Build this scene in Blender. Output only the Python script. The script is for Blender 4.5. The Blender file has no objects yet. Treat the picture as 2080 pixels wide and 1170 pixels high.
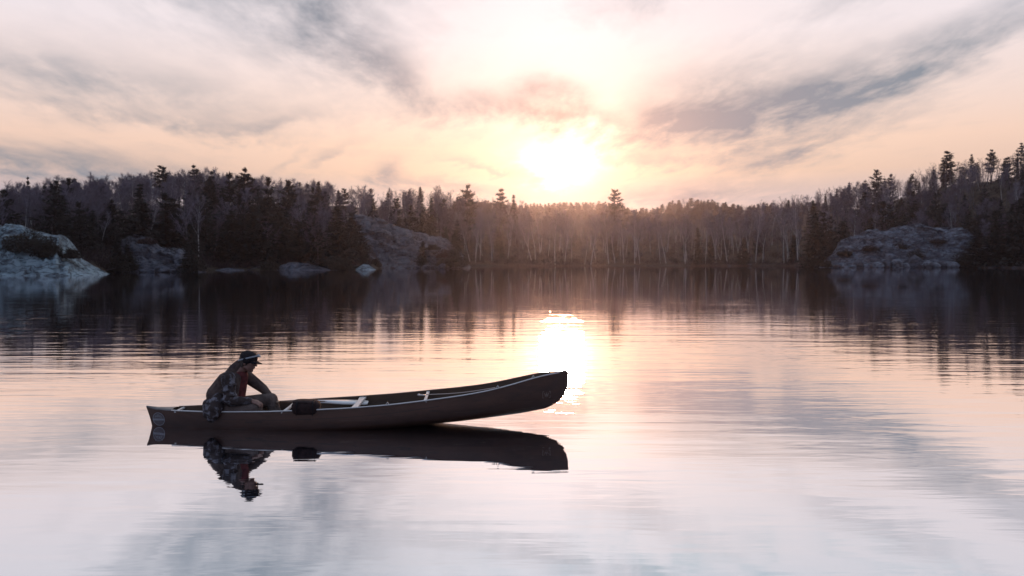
import bpy, bmesh, math, random
import numpy as np
from mathutils import Vector, Matrix
from mathutils.bvhtree import BVHTree

SC = bpy.context.scene
COL = SC.collection
R = math.radians
rnd = random.Random(7)
NR = np.random.RandomState(11)

# ------------------------------------------------------------------ camera
HAZE = 0.00013
CAM_H, FPX, HORIZON = 2.04, 1650.0, 527.0        # eye height in metres, focal length in pixels of a 2080 px wide frame
cam_d = bpy.data.cameras.new('camera')
cam = bpy.data.objects.new('camera', cam_d); COL.objects.link(cam)
cam_d.sensor_width = 36.0
cam_d.lens = 36.0 * FPX / 2080.0
cam_d.clip_start = 0.1; cam_d.clip_end = 4000
cam.location = (0, 0, CAM_H)
cam.rotation_euler = (R(90) - math.atan((585 - HORIZON) / FPX), 0, 0)
cam_d.dof.use_dof = True
cam_d.dof.focus_distance = 9.9
cam_d.dof.aperture_fstop = 2.4
SC.camera = cam

# ------------------------------------------------------------------ sky
SUN_AZ, SUN_EL = 3.5, 7.5
sun_dir = Vector((math.sin(R(SUN_AZ)) * math.cos(R(SUN_EL)), math.cos(R(SUN_AZ)) * math.cos(R(SUN_EL)), math.sin(R(SUN_EL))))
world = bpy.data.worlds.new('World'); SC.world = world
world.use_nodes = True
WT = world.node_tree; WT.nodes.clear()


class V:
    """a scalar socket of the world tree with arithmetic"""
    def __init__(s, sock): s.s = sock
    def _m(a, op, b=None, c=None, clamp=False):
        n = WT.nodes.new('ShaderNodeMath'); n.operation = op; n.use_clamp = clamp
        for i, v in enumerate((a, b, c)):
            if v is None: continue
            if isinstance(v, V): WT.links.new(v.s, n.inputs[i])
            else: n.inputs[i].default_value = v
        return V(n.outputs[0])
    def __add__(a, b): return V._m(a, 'ADD', b)
    def __radd__(a, b): return V._m(b, 'ADD', a)
    def __sub__(a, b): return V._m(a, 'SUBTRACT', b)
    def __rsub__(a, b): return V._m(b, 'SUBTRACT', a)
    def __mul__(a, b): return V._m(a, 'MULTIPLY', b)
    def __rmul__(a, b): return V._m(b, 'MULTIPLY', a)
    def __truediv__(a, b): return V._m(a, 'DIVIDE', b)


def fn(op, a, b=None, clamp=False): return V._m(a, op, b, None, clamp)
def clamp01(a): return V._m(a, 'ADD', 0.0, None, True)
def smooth(a, lo, hi):
    n = WT.nodes.new('ShaderNodeMapRange'); n.interpolation_type = 'SMOOTHSTEP'
    WT.links.new(a.s, n.inputs[0]); n.inputs[1].default_value = lo; n.inputs[2].default_value = hi
    return V(n.outputs[0])
def vec(x, y, z):
    n = WT.nodes.new('ShaderNodeCombineXYZ')
    for i, v in enumerate((x, y, z)):
        if isinstance(v, V): WT.links.new(v.s, n.inputs[i])
        else: n.inputs[i].default_value = v
    return n.outputs[0]
def wnoise(x, y, scale, detail, rough, dist=0.0, z=0.0):
    n = WT.nodes.new('ShaderNodeTexNoise'); n.noise_dimensions = '3D'
    WT.links.new(vec(x, y, z), n.inputs['Vector'])
    n.inputs['Scale'].default_value = scale; n.inputs['Detail'].default_value = detail
    n.inputs['Roughness'].default_value = rough; n.inputs['Distortion'].default_value = dist
    return V(n.outputs[0])
def cramp(a, stops):
    n = WT.nodes.new('ShaderNodeValToRGB'); WT.links.new(a.s, n.inputs[0])
    e = n.color_ramp.elements
    while len(e) < len(stops): e.new(0.5)
    for el_, (p, c) in zip(e, stops): el_.position = p; el_.color = (*c, 1)
    return n.outputs[0]
def cmix(f, a, b, mode='MIX'):
    n = WT.nodes.new('ShaderNodeMix'); n.data_type = 'RGBA'; n.blend_type = mode
    for i, v in ((0, f), (6, a), (7, b)):
        if isinstance(v, V): WT.links.new(v.s, n.inputs[i])
        elif isinstance(v, (tuple, list)): n.inputs[i].default_value = (*v, 1)
        elif isinstance(v, (int, float)): n.inputs[i].default_value = v
        else: WT.links.new(v, n.inputs[i])
    return n.outputs[2]
def cscale(c, f):
    n = WT.nodes.new('ShaderNodeVectorMath'); n.operation = 'SCALE'
    if isinstance(c, tuple): n.inputs[0].default_value = c
    else: WT.links.new(c, n.inputs[0])
    if isinstance(f, V): WT.links.new(f.s, n.inputs[3])
    else: n.inputs[3].default_value = f
    return n.outputs[0]
def cadd(a, b):
    n = WT.nodes.new('ShaderNodeVectorMath'); n.operation = 'ADD'
    WT.links.new(a, n.inputs[0]); WT.links.new(b, n.inputs[1]); return n.outputs[0]


tc = WT.nodes.new('ShaderNodeTexCoord')
sep = WT.nodes.new('ShaderNodeSeparateXYZ'); WT.links.new(tc.outputs['Generated'], sep.inputs[0])
dx, dy, dz0 = V(sep.outputs[0]), V(sep.outputs[1]), V(sep.outputs[2])
dz = fn('MAXIMUM', dz0, 0.0)
az = fn('ARCTAN2', dx, dy) * 57.29578
el = fn('ARCSINE', dz) * 57.29578
dt = WT.nodes.new('ShaderNodeVectorMath'); dt.operation = 'DOT_PRODUCT'
WT.links.new(tc.outputs['Generated'], dt.inputs[0]); dt.inputs[1].default_value = sun_dir
ang = fn('ARCCOSINE', fn('MINIMUM', V(dt.outputs['Value']), 0.999999)) * 57.29578

# a thin cloud deck seen in perspective: streaks run towards the sunset
den = dz + 0.11
px_, py_ = dx / den, dy / den
warp = wnoise(px_, py_, 0.9, 2, 0.5, 0.0, 5.0) - 0.5
qx = px_ + warp * 0.4
streak = wnoise(qx * 2.4, py_ * 0.95, 1.4, 7, 0.60, 0.05)
fine = wnoise(qx * 4.4, py_ * 1.9 + qx * 0.8, 1.7, 7, 0.62, 0.1, 3.0)
patchy = wnoise(az * 0.13, el * 0.34, 1.0, 7, 0.6, 0.1, 12.0)
broad = wnoise(qx * 0.8, py_ * 0.4, 1.2, 4, 0.5, 0.3, 9.0)
flat = wnoise(az * 0.05, el * 0.42, 1.2, 6, 0.6, 0.7, 2.0)          # level bands low over the woods
tex = clamp01((streak * 0.36 + fine * 0.32 + patchy * 0.32 - 0.5) * 3.5 + 0.5)


def blob(a0, e0, sa, se, rot, amp):
    c, s_ = math.cos(R(rot)), math.sin(R(rot))
    da, de = az - a0 + (broad - 0.5) * 5.0, el - e0 + (fine - 0.5) * 2.2
    u = (da * c + de * s_) / sa
    v = (de * c - da * s_) / se
    return fn('EXPONENT', (u * u + v * v) * -1.0) * amp


blobs = [(-17.5, 18.6, 7.5, 3.6, -12, 1.5), (-13.0, 15.6, 3.4, 2.4, -50, 1.0), (-9.5, 13.2, 4.0, 1.2, -22, 0.8), (-4.0, 10.3, 6.0, 1.0, 4, 0.75), (-8.0, 11.8, 5.0, 0.9, -24, 0.5),
         (2.4, 10.9, 1.9, 1.2, -6, 4.5), (4.4, 10.0, 2.2, 0.7, -20, 2.0), (-2.0, 10.9, 2.4, 0.8, 0, 0.6),
         (21.0, 10.6, 7.0, 1.35, 20, 1.7), (17.0, 9.6, 5.0, 1.5, 19, 1.0), (12.5, 10.8, 5.5, 1.9, 20, 1.05), (10.0, 9.0, 4.2, 1.2, 8, 0.8), (27.5, 12.6, 8.0, 1.4, 20, 0.9),
         (19.5, 7.6, 5.5, 0.9, 18, 0.9), (9.5, 6.8, 3.0, 0.5, 4, 0.7),
         (-28.0, 11.2, 9.0, 1.3, -6, 0.75), (-22.0, 8.8, 7.0, 0.7, -6, 0.55), (-17.0, 9.0, 3.4, 0.5, 18, 0.5), (-8.6, 6.1, 1.0, 0.8, 0, 0.9), (-13.2, 6.8, 1.6, 0.35, 34, 0.5), (-15.4, 6.5, 1.2, 0.3, 34, 0.4),
         (-30.0, 6.0, 11.0, 0.9, -5, 1.2), (11.0, 4.4, 5.5, 0.7, 3, 1.1), (-4.0, 5.0, 4.5, 0.45, -8, 0.8), (-2.0, 6.3, 2.5, 0.3, -14, 0.5),
         (-26.0, 23.5, 12.0, 2.4, -8, 0.6), (2.0, 20.5, 9.0, 0.9, 10, 0.35), (8.0, 17.5, 5.0, 1.0, 10, 0.3), (24.0, 17.0, 8.0, 0.8, 12, 0.35)]
dsum = None
for b in blobs:
    g = blob(*b); dsum = g if dsum is None else dsum + g
elsewhere = smooth(fn('ABSOLUTE', az), 38, 60) * 0.5 + smooth(el, 20, 30) * 0.5
dsat = 1.0 - fn('EXPONENT', dsum * -1.1)
dark = clamp01(dsat * (tex * 1.20 + 0.30) + (tex - 0.60) * 0.24 + (flat - 0.5) * 0.55 * smooth(14.0 - el, 0, 9)
               + elsewhere * (tex - 0.35) * 0.9)

light = cramp(el * (1 / 60.0), [
    (0.00, (0.42, 0.37, 0.44)), (0.068, (0.50, 0.435, 0.49)), (0.098, (0.80, 0.56, 0.46)), (0.13, (0.93, 0.655, 0.53)),
    (0.175, (0.92, 0.725, 0.66)), (0.25, (0.91, 0.81, 0.835)), (0.36, (0.87, 0.82, 0.87)), (0.60, (0.66, 0.70, 0.78)), (1.0, (0.50, 0.58, 0.70))])
shade = cramp(ang * (1 / 90.0), [
    (0.0, (0.50, 0.36, 0.33)), (0.08, (0.38, 0.325, 0.34)), (0.15, (0.27, 0.28, 0.325)), (0.28, (0.20, 0.255, 0.315)), (1.0, (0.17, 0.235, 0.32))])
nish = WT.nodes.new('ShaderNodeTexSky'); nish.sky_type = 'NISHITA'; nish.sun_disc = False
nish.sun_elevation = R(SUN_EL); nish.sun_rotation = R(SUN_AZ)
nish.air_density = 1.2; nish.dust_density = 2.0
light = cmix(0.05, light, cscale(nish.outputs[0], 0.12))
# patches of open blue high over the veil
blue = smooth(el, 16.0, 20.5) * smooth(fine * 0.6 + broad * 0.4, 0.42, 0.62) * smooth(az, -8, 10)
light = cmix(clamp01(blue * 0.6), light, (0.46, 0.60, 0.66))
sky = cmix(clamp01(dark * 0.92), light, shade)
# away from the sunset the deck is dimmer and bluer
away = smooth(ang, 35, 120)
sky = cmix(away, sky, cmix(1.0, sky, (0.53, 0.66, 0.86), 'MULTIPLY'))
# the sun burning through the deck
da, de = az - 3.5, el - 6.6
da = da + (fine - 0.5) * 5.0 + (broad - 0.5) * 2.0
de = de + (fine - 0.5) * 3.0 + (streak - 0.5) * 2.0
wid = clamp01(de * 0.22 + 0.5) * 5.4 + 1.4                      # wider above than below
low = (da * da) / wid + (de * de) * (1 / 1.9)
da3, de3 = az - 5.2, el - 9.6
disc = fn('EXPONENT', low * -1.0) * 2.2 * smooth(el, 3.4, 5.6) + fn('EXPONENT', ((da3 * da3) * (1 / 2.2) + (de3 * de3) * (1 / 5.0)) * -1.0) * 0.12
da2, de2 = az - 3.0, el - 14.5
column = fn('EXPONENT', ((da2 * da2) * (1 / 60.0) + (de2 * de2) * (1 / 90.0)) * -1.0) * 0.09
halo = fn('EXPONENT', ang * (-1 / 5.0))
veil = 1.0 - clamp01(dark * 0.75)
sky = cadd(sky, cscale((1.0, 0.80, 0.62), disc * (1.0 - clamp01(dark * 0.8))))
sky = cadd(sky, cscale((0.9, 0.95, 1.15), column * veil))
sky = cadd(sky, cscale((0.30, 0.09, 0.0), halo * smooth(el, 1.5, 5.0)))
bg = WT.nodes.new('ShaderNodeBackground'); WT.links.new(sky, bg.inputs[0]); bg.inputs[1].default_value = 1.0
wo = WT.nodes.new('ShaderNodeOutputWorld'); WT.links.new(bg.outputs[0], wo.inputs[0])
world.cycles.sampling_method = 'MANUAL'; world.cycles.sample_map_resolution = 1024

sun_d = bpy.data.lights.new('sun', 'SUN'); sun_d.energy = 1.6; sun_d.angle = R(3.2); sun_d.color = (1.0, 0.50, 0.26)
sun = bpy.data.objects.new('sun', sun_d); COL.objects.link(sun)
sun.rotation_euler = sun_dir.to_track_quat('Z', 'Y').to_euler()

SC.view_settings.view_transform = 'Standard'; SC.view_settings.look = 'None'
SC.view_settings.exposure = 0.0; SC.view_settings.gamma = 1.0
SC.view_settings.use_curve_mapping = False
SC.cycles.use_denoising = True
SC.cycles.max_bounces = 6; SC.cycles.diffuse_bounces = 2; SC.cycles.glossy_bounces = 3
SC.cycles.transparent_max_bounces = 4; SC.cycles.volume_bounces = 0
SC.cycles.caustics_reflective = False; SC.cycles.caustics_refractive = False

# ------------------------------------------------------------------ helpers
def mat(name, col, rough=0.8, metal=0.0, spec=0.5, noise=None, col2=None, bump=None, coat=0.0):
    """procedural principled material; noise=(scale, lo, hi[, stretch xyz]) mixes col2 in, bump=(scale, strength, distance)"""
    m = bpy.data.materials.new(name); m.use_nodes = True
    t = m.node_tree; b = t.nodes['Principled BSDF']
    b.inputs['Base Color'].default_value = (*col, 1)
    b.inputs['Roughness'].default_value = rough; b.inputs['Metallic'].default_value = metal
    b.inputs['Specular IOR Level'].default_value = spec
    b.inputs['Coat Weight'].default_value = coat
    co = t.nodes.new('ShaderNodeTexCoord')
    if noise:
        n = t.nodes.new('ShaderNodeTexNoise'); n.inputs['Scale'].default_value = noise[0]; n.inputs['Detail'].default_value = 6
        n.inputs['Roughness'].default_value = 0.6
        src = co.outputs['Object']
        if len(noise) > 3:
            mp = t.nodes.new('ShaderNodeMapping'); mp.inputs['Scale'].default_value = noise[3]
            if len(noise) > 4: mp.inputs['Rotation'].default_value = noise[4]
            t.links.new(src, mp.inputs[0]); src = mp.outputs[0]
        t.links.new(src, n.inputs['Vector'])
        mr = t.nodes.new('ShaderNodeMapRange'); mr.inputs[1].default_value = noise[1]; mr.inputs[2].default_value = noise[2]
        mr.interpolation_type = 'SMOOTHSTEP'
        t.links.new(n.outputs[0], mr.inputs[0])
        mx = t.nodes.new('ShaderNodeMix'); mx.data_type = 'RGBA'
        mx.inputs[6].default_value = (*col, 1); mx.inputs[7].default_value = (*col2, 1)
        t.links.new(mr.outputs[0], mx.inputs[0]); t.links.new(mx.outputs[2], b.inputs['Base Color'])
    if bump:
        n2 = t.nodes.new('ShaderNodeTexNoise'); n2.inputs['Scale'].default_value = bump[0]; n2.inputs['Detail'].default_value = 8
        t.links.new(co.outputs['Object'], n2.inputs['Vector'])
        bm_ = t.nodes.new('ShaderNodeBump'); bm_.inputs['Strength'].default_value = bump[1]; bm_.inputs['Distance'].default_value = bump[2]
        t.links.new(n2.outputs[0], bm_.inputs['Height']); t.links.new(bm_.outputs[0], b.inputs['Normal'])
    return m


def foliage_mat(name, col, var, trans=0.0):
    """leaf or twig colour that varies from tree to tree and from clump to clump"""
    m = mat(name, col, 0.85, spec=0.2)
    t = m.node_tree; b = t.nodes['Principled BSDF']
    oi = t.nodes.new('ShaderNodeObjectInfo'); co = t.nodes.new('ShaderNodeTexCoord')
    n = t.nodes.new('ShaderNodeTexNoise'); n.inputs['Scale'].default_value = 0.8; n.inputs['Detail'].default_value = 3
    t.links.new(co.outputs['Object'], n.inputs['Vector'])
    ad = t.nodes.new('ShaderNodeMath'); ad.operation = 'MULTIPLY_ADD'; ad.inputs[1].default_value = 0.55
    t.links.new(oi.outputs['Random'], ad.inputs[0])
    mu = t.nodes.new('ShaderNodeMath'); mu.operation = 'MULTIPLY'; mu.inputs[1].default_value = 0.55
    t.links.new(n.outputs[0], mu.inputs[0]); t.links.new(mu.outputs[0], ad.inputs[2])
    mx = t.nodes.new('ShaderNodeMix'); mx.data_type = 'RGBA'; mx.inputs[6].default_value = (*col, 1); mx.inputs[7].default_value = (*var, 1)
    t.links.new(ad.outputs[0], mx.inputs[0]); t.links.new(mx.outputs[2], b.inputs['Base Color'])
    if trans:
        tr = t.nodes.new('ShaderNodeBsdfTranslucent'); t.links.new(mx.outputs[2], tr.inputs[0])
        ms = t.nodes.new('ShaderNodeMixShader'); ms.inputs[0].default_value = trans
        t.links.new(b.outputs[0], ms.inputs[1]); t.links.new(tr.outputs[0], ms.inputs[2])
        t.links.new(ms.outputs[0], t.nodes['Material Output'].inputs[0])
    return m


def mesh_np(name, v, f, m=None, smooth_=False):
    """v (n,3) floats, f list/array of tris or quads"""
    me = bpy.data.meshes.new(name)
    v = np.asarray(v, dtype=np.float32)
    if isinstance(f, np.ndarray):
        k = f.shape[1]
        me.vertices.add(len(v)); me.vertices.foreach_set('co', v.ravel())
        me.loops.add(f.size); me.loops.foreach_set('vertex_index', f.astype(np.int32).ravel())
        me.polygons.add(len(f)); me.polygons.foreach_set('loop_start', np.arange(0, f.size, k, dtype=np.int32))
        me.update(calc_edges=True); me.validate()
    else:
        me.from_pydata([tuple(map(float, p)) for p in v], [], [tuple(map(int, q)) for q in f]); me.update()
    if m: me.materials.append(m)
    if smooth_: me.polygons.foreach_set('use_smooth', [True] * len(me.polygons))
    return me


def link(name, me, parent=None, label=None, cat=None, group=None, kind=None, loc=None):
    o = bpy.data.objects.new(name, me); COL.objects.link(o)
    if parent is not None: o.parent = parent
    if label: o['label'] = label
    if cat: o['category'] = cat
    if group: o['group'] = group
    if kind: o['kind'] = kind
    if loc is not None: o.location = loc
    return o


class MB:
    """collects simple solids into one mesh"""
    def __init__(s): s.v = []; s.f = []
    def add(s, v, f):
        o = len(s.v); s.v += [tuple(p) for p in v]; s.f += [tuple(i + o for i in q) for q in f]
    def tube(s, pts, rad, n=8, cap=True, squash=None):
        pts = [Vector(p) for p in pts]; rings = []
        for i, p in enumerate(pts):
            t = (pts[min(i + 1, len(pts) - 1)] - pts[max(i - 1, 0)]).normalized()
            up = Vector((0, 0, 1)) if abs(t.z) < 0.9 else Vector((1, 0, 0))
            a = t.cross(up).normalized(); b = a.cross(t).normalized()
            r = rad[i] if isinstance(rad, (list, tuple)) else rad
            ra, rb = (r, r) if squash is None else (r * squash[0], r * squash[1])
            rings.append([p + a * (ra * math.cos(2 * math.pi * k / n)) + b * (rb * math.sin(2 * math.pi * k / n)) for k in range(n)])
        v = [q for r_ in rings for q in r_]
        f = [(i * n + k, i * n + (k + 1) % n, (i + 1) * n + (k + 1) % n, (i + 1) * n + k) for i in range(len(pts) - 1) for k in range(n)]
        if cap: f += [tuple(range(n))[::-1], tuple(range((len(pts) - 1) * n, len(pts) * n))]
        s.add(v, f)
    def ell(s, c, r, rot=None, nu=16, nv=10):
        M = rot if rot is not None else Matrix.Identity(3)
        v = []; f = []
        for j in range(nv + 1):
            ph = math.pi * j / nv
            for i in range(nu):
                th = 2 * math.pi * i / nu
                q = M @ Vector((r[0] * math.sin(ph) * math.cos(th), r[1] * math.sin(ph) * math.sin(th), r[2] * math.cos(ph)))
                v.append(Vector(c) + q)
        for j in range(nv):
            for i in range(nu):
                f.append((j * nu + i, (j + 1) * nu + i, (j + 1) * nu + (i + 1) % nu, j * nu + (i + 1) % nu))
        s.add(v, f)
    def cap(s, p0, p1, r0, r1, n=14):
        """tapered capsule"""
        p0, p1 = Vector(p0), Vector(p1); t = (p1 - p0); L = t.length; t = t / L
        pts, rad = [], []
        for k in range(5):
            a = math.pi / 2 * (1 - k / 4); pts.append(p0 - t * (r0 * math.sin(a))); rad.append(max(r0 * math.cos(a), 0.0005))
        for k in range(5):
            a = math.pi / 2 * (k / 4); pts.append(p1 + t * (r1 * math.sin(a))); rad.append(max(r1 * math.cos(a), 0.0005))
        s.tube(pts, rad, n)
    def box(s, c, d, M=None):
        M = M or Matrix.Identity(3); v = []
        for z in (-.5, .5):
            for x, y in ((-.5, -.5), (.5, -.5), (.5, .5), (-.5, .5)):
                v.append(Vector(c) + M @ Vector((x * d[0], y * d[1], z * d[2])))
        s.add(v, [(3, 2, 1, 0), (4, 5, 6, 7), (0, 1, 5, 4), (1, 2, 6, 5), (2, 3, 7, 6), (3, 0, 4, 7)])
    def mesh(s, name, m=None, smooth_=True):
        return mesh_np(name, s.v, s.f, m, smooth_)


def px2w(px, py_pix, D):
    """a point at distance D that stands at a pixel of the photograph"""
    return Vector(((px - 1040) / FPX * D, D, CAM_H - (py_pix - HORIZON) / FPX * D))


def interp(tab, x):
    return float(np.interp(x, [a for a, _ in tab], [b for _, b in tab]))
# ------------------------------------------------------------------ water
def water_material():
    m = bpy.data.materials.new('lake_water'); m.use_nodes = True
    t = m.node_tree; t.nodes.clear()
    def N(k, **kw):
        n = t.nodes.new(k)
        for a, b in kw.items(): setattr(n, a, b)
        return n
    def L(a, b): t.links.new(a, b)
    geo = N('ShaderNodeNewGeometry')
    def noise(sx, sy, rot, detail, rough=0.5, dist=0.0):
        mp = N('ShaderNodeMapping'); mp.inputs['Scale'].default_value = (sx, sy, 1); mp.inputs['Rotation'].default_value = (0, 0, R(rot))
        L(geo.outputs['Position'], mp.inputs[0])
        n = N('ShaderNodeTexNoise'); n.inputs['Scale'].default_value = 1; n.inputs['Detail'].default_value = detail
        n.inputs['Roughness'].default_value = rough; n.inputs['Distortion'].default_value = dist
        L(mp.outputs[0], n.inputs['Vector']); return n.outputs[0]
    def math_(op, a, b, c=None):
        n = N('ShaderNodeMath', operation=op)
        for i, v in enumerate((a, b, c)):
            if v is None: continue
            if isinstance(v, (int, float)): n.inputs[i].default_value = v
            else: L(v, n.inputs[i])
        return n.outputs[0]
    swell = noise(0.16, 1.15, 2, 2, 0.45, 0.25)          # long low ripples across the lake
    fine_ = noise(0.5, 4.2, -5, 3, 0.5, 0.3)
    skew = noise(0.75, 2.6, 24, 3, 0.5, 0.4)             # crossing ripples
    patch = noise(0.035, 0.09, 10, 2)
    sepp = N('ShaderNodeSeparateXYZ'); L(geo.outputs['Position'], sepp.inputs[0])
    far = N('ShaderNodeMapRange'); far.inputs[1].default_value = 22; far.inputs[2].default_value = 60
    far.inputs[3].default_value = 1.0; far.inputs[4].default_value = 0.32; L(sepp.outputs[1], far.inputs[0])
    near = N('ShaderNodeMapRange'); near.inputs[1].default_value = 4; near.inputs[2].default_value = 15
    near.inputs[3].default_value = 0.5; near.inputs[4].default_value = 1.0; L(sepp.outputs[1], near.inputs[0])
    pm = N('ShaderNodeMapRange'); pm.inputs[1].default_value = 0.35; pm.inputs[2].default_value = 0.68
    pm.inputs[3].default_value = 0.45; pm.inputs[4].default_value = 1.25; L(patch, pm.inputs[0])
    amp = math_('MULTIPLY', math_('MULTIPLY', far.outputs[0], near.outputs[0]), pm.outputs[0])
    h = math_('MULTIPLY', swell, 0.0105)
    h = math_('ADD', h, math_('MULTIPLY', fine_, 0.0038))
    h = math_('ADD', h, math_('MULTIPLY', skew, 0.0060))
    h = math_('MULTIPLY', h, amp)
    bp = N('ShaderNodeBump'); bp.inputs['Strength'].default_value = 1.0; bp.inputs['Distance'].default_value = 1.0
    L(h, bp.inputs['Height'])
    gl = N('ShaderNodeBsdfGlossy'); gl.inputs['Color'].default_value = (0.955, 0.945, 0.98, 1); gl.inputs['Roughness'].default_value = 0.012
    L(bp.outputs[0], gl.inputs['Normal'])
    tint = N('ShaderNodeMix', data_type='RGBA'); tint.inputs[6].default_value = (0.86, 0.935, 0.985, 1); tint.inputs[7].default_value = (0.99, 0.95, 0.955, 1)
    df = N('ShaderNodeBsdfDiffuse'); df.inputs['Color'].default_value = (0.022, 0.028, 0.040, 1)
    lw = N('ShaderNodeLayerWeight'); lw.inputs['Blend'].default_value = 0.5; L(bp.outputs[0], lw.inputs['Normal'])
    fr = N('ShaderNodeMapRange'); fr.inputs[1].default_value = 0.25; fr.inputs[2].default_value = 0.85
    fr.inputs[3].default_value = 0.55; fr.inputs[4].default_value = 0.97; L(lw.outputs['Facing'], fr.inputs[0])
    tf = N('ShaderNodeMapRange'); tf.inputs[1].default_value = 0.62; tf.inputs[2].default_value = 0.88; L(lw.outputs['Facing'], tf.inputs[0])
    L(tf.outputs[0], tint.inputs[0]); L(tint.outputs[2], gl.inputs['Color'])
    mx = N('ShaderNodeMixShader'); L(fr.outputs[0], mx.inputs[0]); L(df.outputs[0], mx.inputs[1]); L(gl.outputs[0], mx.inputs[2])
    out = N('ShaderNodeOutputMaterial'); L(mx.outputs[0], out.inputs[0])
    return m


WATER = water_material()
nx, ny = 60, 60
xs = np.linspace(-900, 900, nx); ys = np.linspace(-300, 1300, ny)
vv = np.array([(x, y, 0.0) for y in ys for x in xs])
ff = np.array([(j * nx + i, j * nx + i + 1, (j + 1) * nx + i + 1, (j + 1) * nx + i) for j in range(ny - 1) for i in range(nx - 1)])
link('lake_water', mesh_np('lake_water', vv, ff, WATER, True), kind='structure', label='calm lake reflecting the sunset clouds and the dark woods')

# ------------------------------------------------------------------ land
SHORE = [(-2600, 60), (-1200, 80), (-400, 95), (0, 106), (190, 110), (212, 124), (235, 131), (380, 134), (430, 151), (500, 155), (560, 155), (690, 157),
         (735, 166), (770, 188), (915, 192), (945, 240), (1000, 250), (1300, 259), (1600, 247), (1665, 216), (1960, 206), (2080, 190), (2400, 170), (3400, 120), (4600, 90)]
SKYL = [(-2600, 380), (-400, 380), (0, 376), (60, 372), (110, 360), (150, 362), (250, 352), (320, 344), (400, 342), (460, 350), (520, 360), (600, 364), (700, 376), (800, 384),
        (900, 384), (960, 392), (1050, 410), (1100, 424), (1300, 432), (1450, 424), (1540, 412), (1600, 397), (1680, 382), (1750, 368), (1830, 352), (1900, 335),
        (1960, 326), (2020, 318), (2080, 300), (2300, 270), (4600, 300)]


def shore(u): return interp(SHORE, u)
def skyl(u): return interp(SKYL, u)


_ph = [(rnd.uniform(0, 6.28), rnd.uniform(0, 6.28), rnd.uniform(0.6, 1.4)) for _ in range(8)]
def bumps(x, y, k=1.0):
    s_ = 0
    for i, (a, b, w) in enumerate(_ph):
        fq = 0.035 * (1.7 ** i) * k
        s_ += math.sin(x * fq * w + a + y * fq * 0.6) * math.cos(y * fq * w + b - x * fq * 0.4) / (1.55 ** i)
    return s_


def ground(x, y):
    """height of the land above the lake"""
    u = 1040 + FPX * x / y
    D = y; d = D - shore(u) - 2.2 * math.sin(x * 0.11) - 1.2 * math.sin(x * 0.31 + 1)
    if d < 0: return max(-0.12 + d * 0.25, -0.7)
    Ds = shore(u) + 75
    Hs = max((HORIZON - skyl(u)) / FPX * Ds + CAM_H - (11.5 - 3.5 * min(max((u - 1700) / 150, 0), 1)), 3.0)
    t = min(d / 78.0, 1.0)
    prof = t * t * (3 - 2 * t) * 0.75 + 0.25 * t
    z = min(d * 0.10, 0.35) + Hs * prof + bumps(x, y) * 0.5 * min(d / 15, 1.0)
    if D > 420:                                                 # the far ridge behind the middle of the lake
        r = min((D - 420) / 200.0, 1.0); r = r * r * (3 - 2 * r)
        top = interp([(-2600, 40), (600, 42), (1000, 38), (1060, 36.5), (1120, 37.5), (1200, 38.5), (1290, 33), (1325, 33), (1380, 40), (1430, 39.5), (1500, 35), (1600, 36), (4600, 40)], u) * 1.04
        z = z * (1 - r) + top * r + bumps(x, y, 0.6) * 0.8 * r
    return z


GROUND = mat('forest_floor', (0.055, 0.038, 0.03), 0.95, spec=0.1, noise=(0.5, 0.4, 0.65), col2=(0.10, 0.075, 0.055), bump=(1.5, 0.6, 0.4))
us = np.concatenate([np.linspace(-2600, -260, 14), np.linspace(-200, 2300, 240), np.linspace(2400, 4600, 14)])
def rowsD(u):
    s0 = shore(u)
    return [s0 - 12, s0 - 4] + [s0 + k for k in (-1.5, 0, 1, 2, 3, 5, 8, 12, 16, 21, 27, 33, 40, 48, 56, 64, 72, 80, 95, 115)] + [s0 + 115 + (430 - s0 - 115) * f for f in (0.35, 0.7, 1.0)] + [480, 530, 580, 625, 680, 760, 900]
vv = []; nr = len(rowsD(0))
for u in us:
    for D in rowsD(u):
        x = (u - 1040) / FPX * D
        vv.append((x, D, ground(x, D)))
ff = np.array([(i * nr + j, (i + 1) * nr + j, (i + 1) * nr + j + 1, i * nr + j + 1) for i in range(len(us) - 1) for j in range(nr - 1)])
link('terrain', mesh_np('terrain', vv, ff, GROUND, True), kind='structure', label='wooded shore and low hills around the lake')

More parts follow.
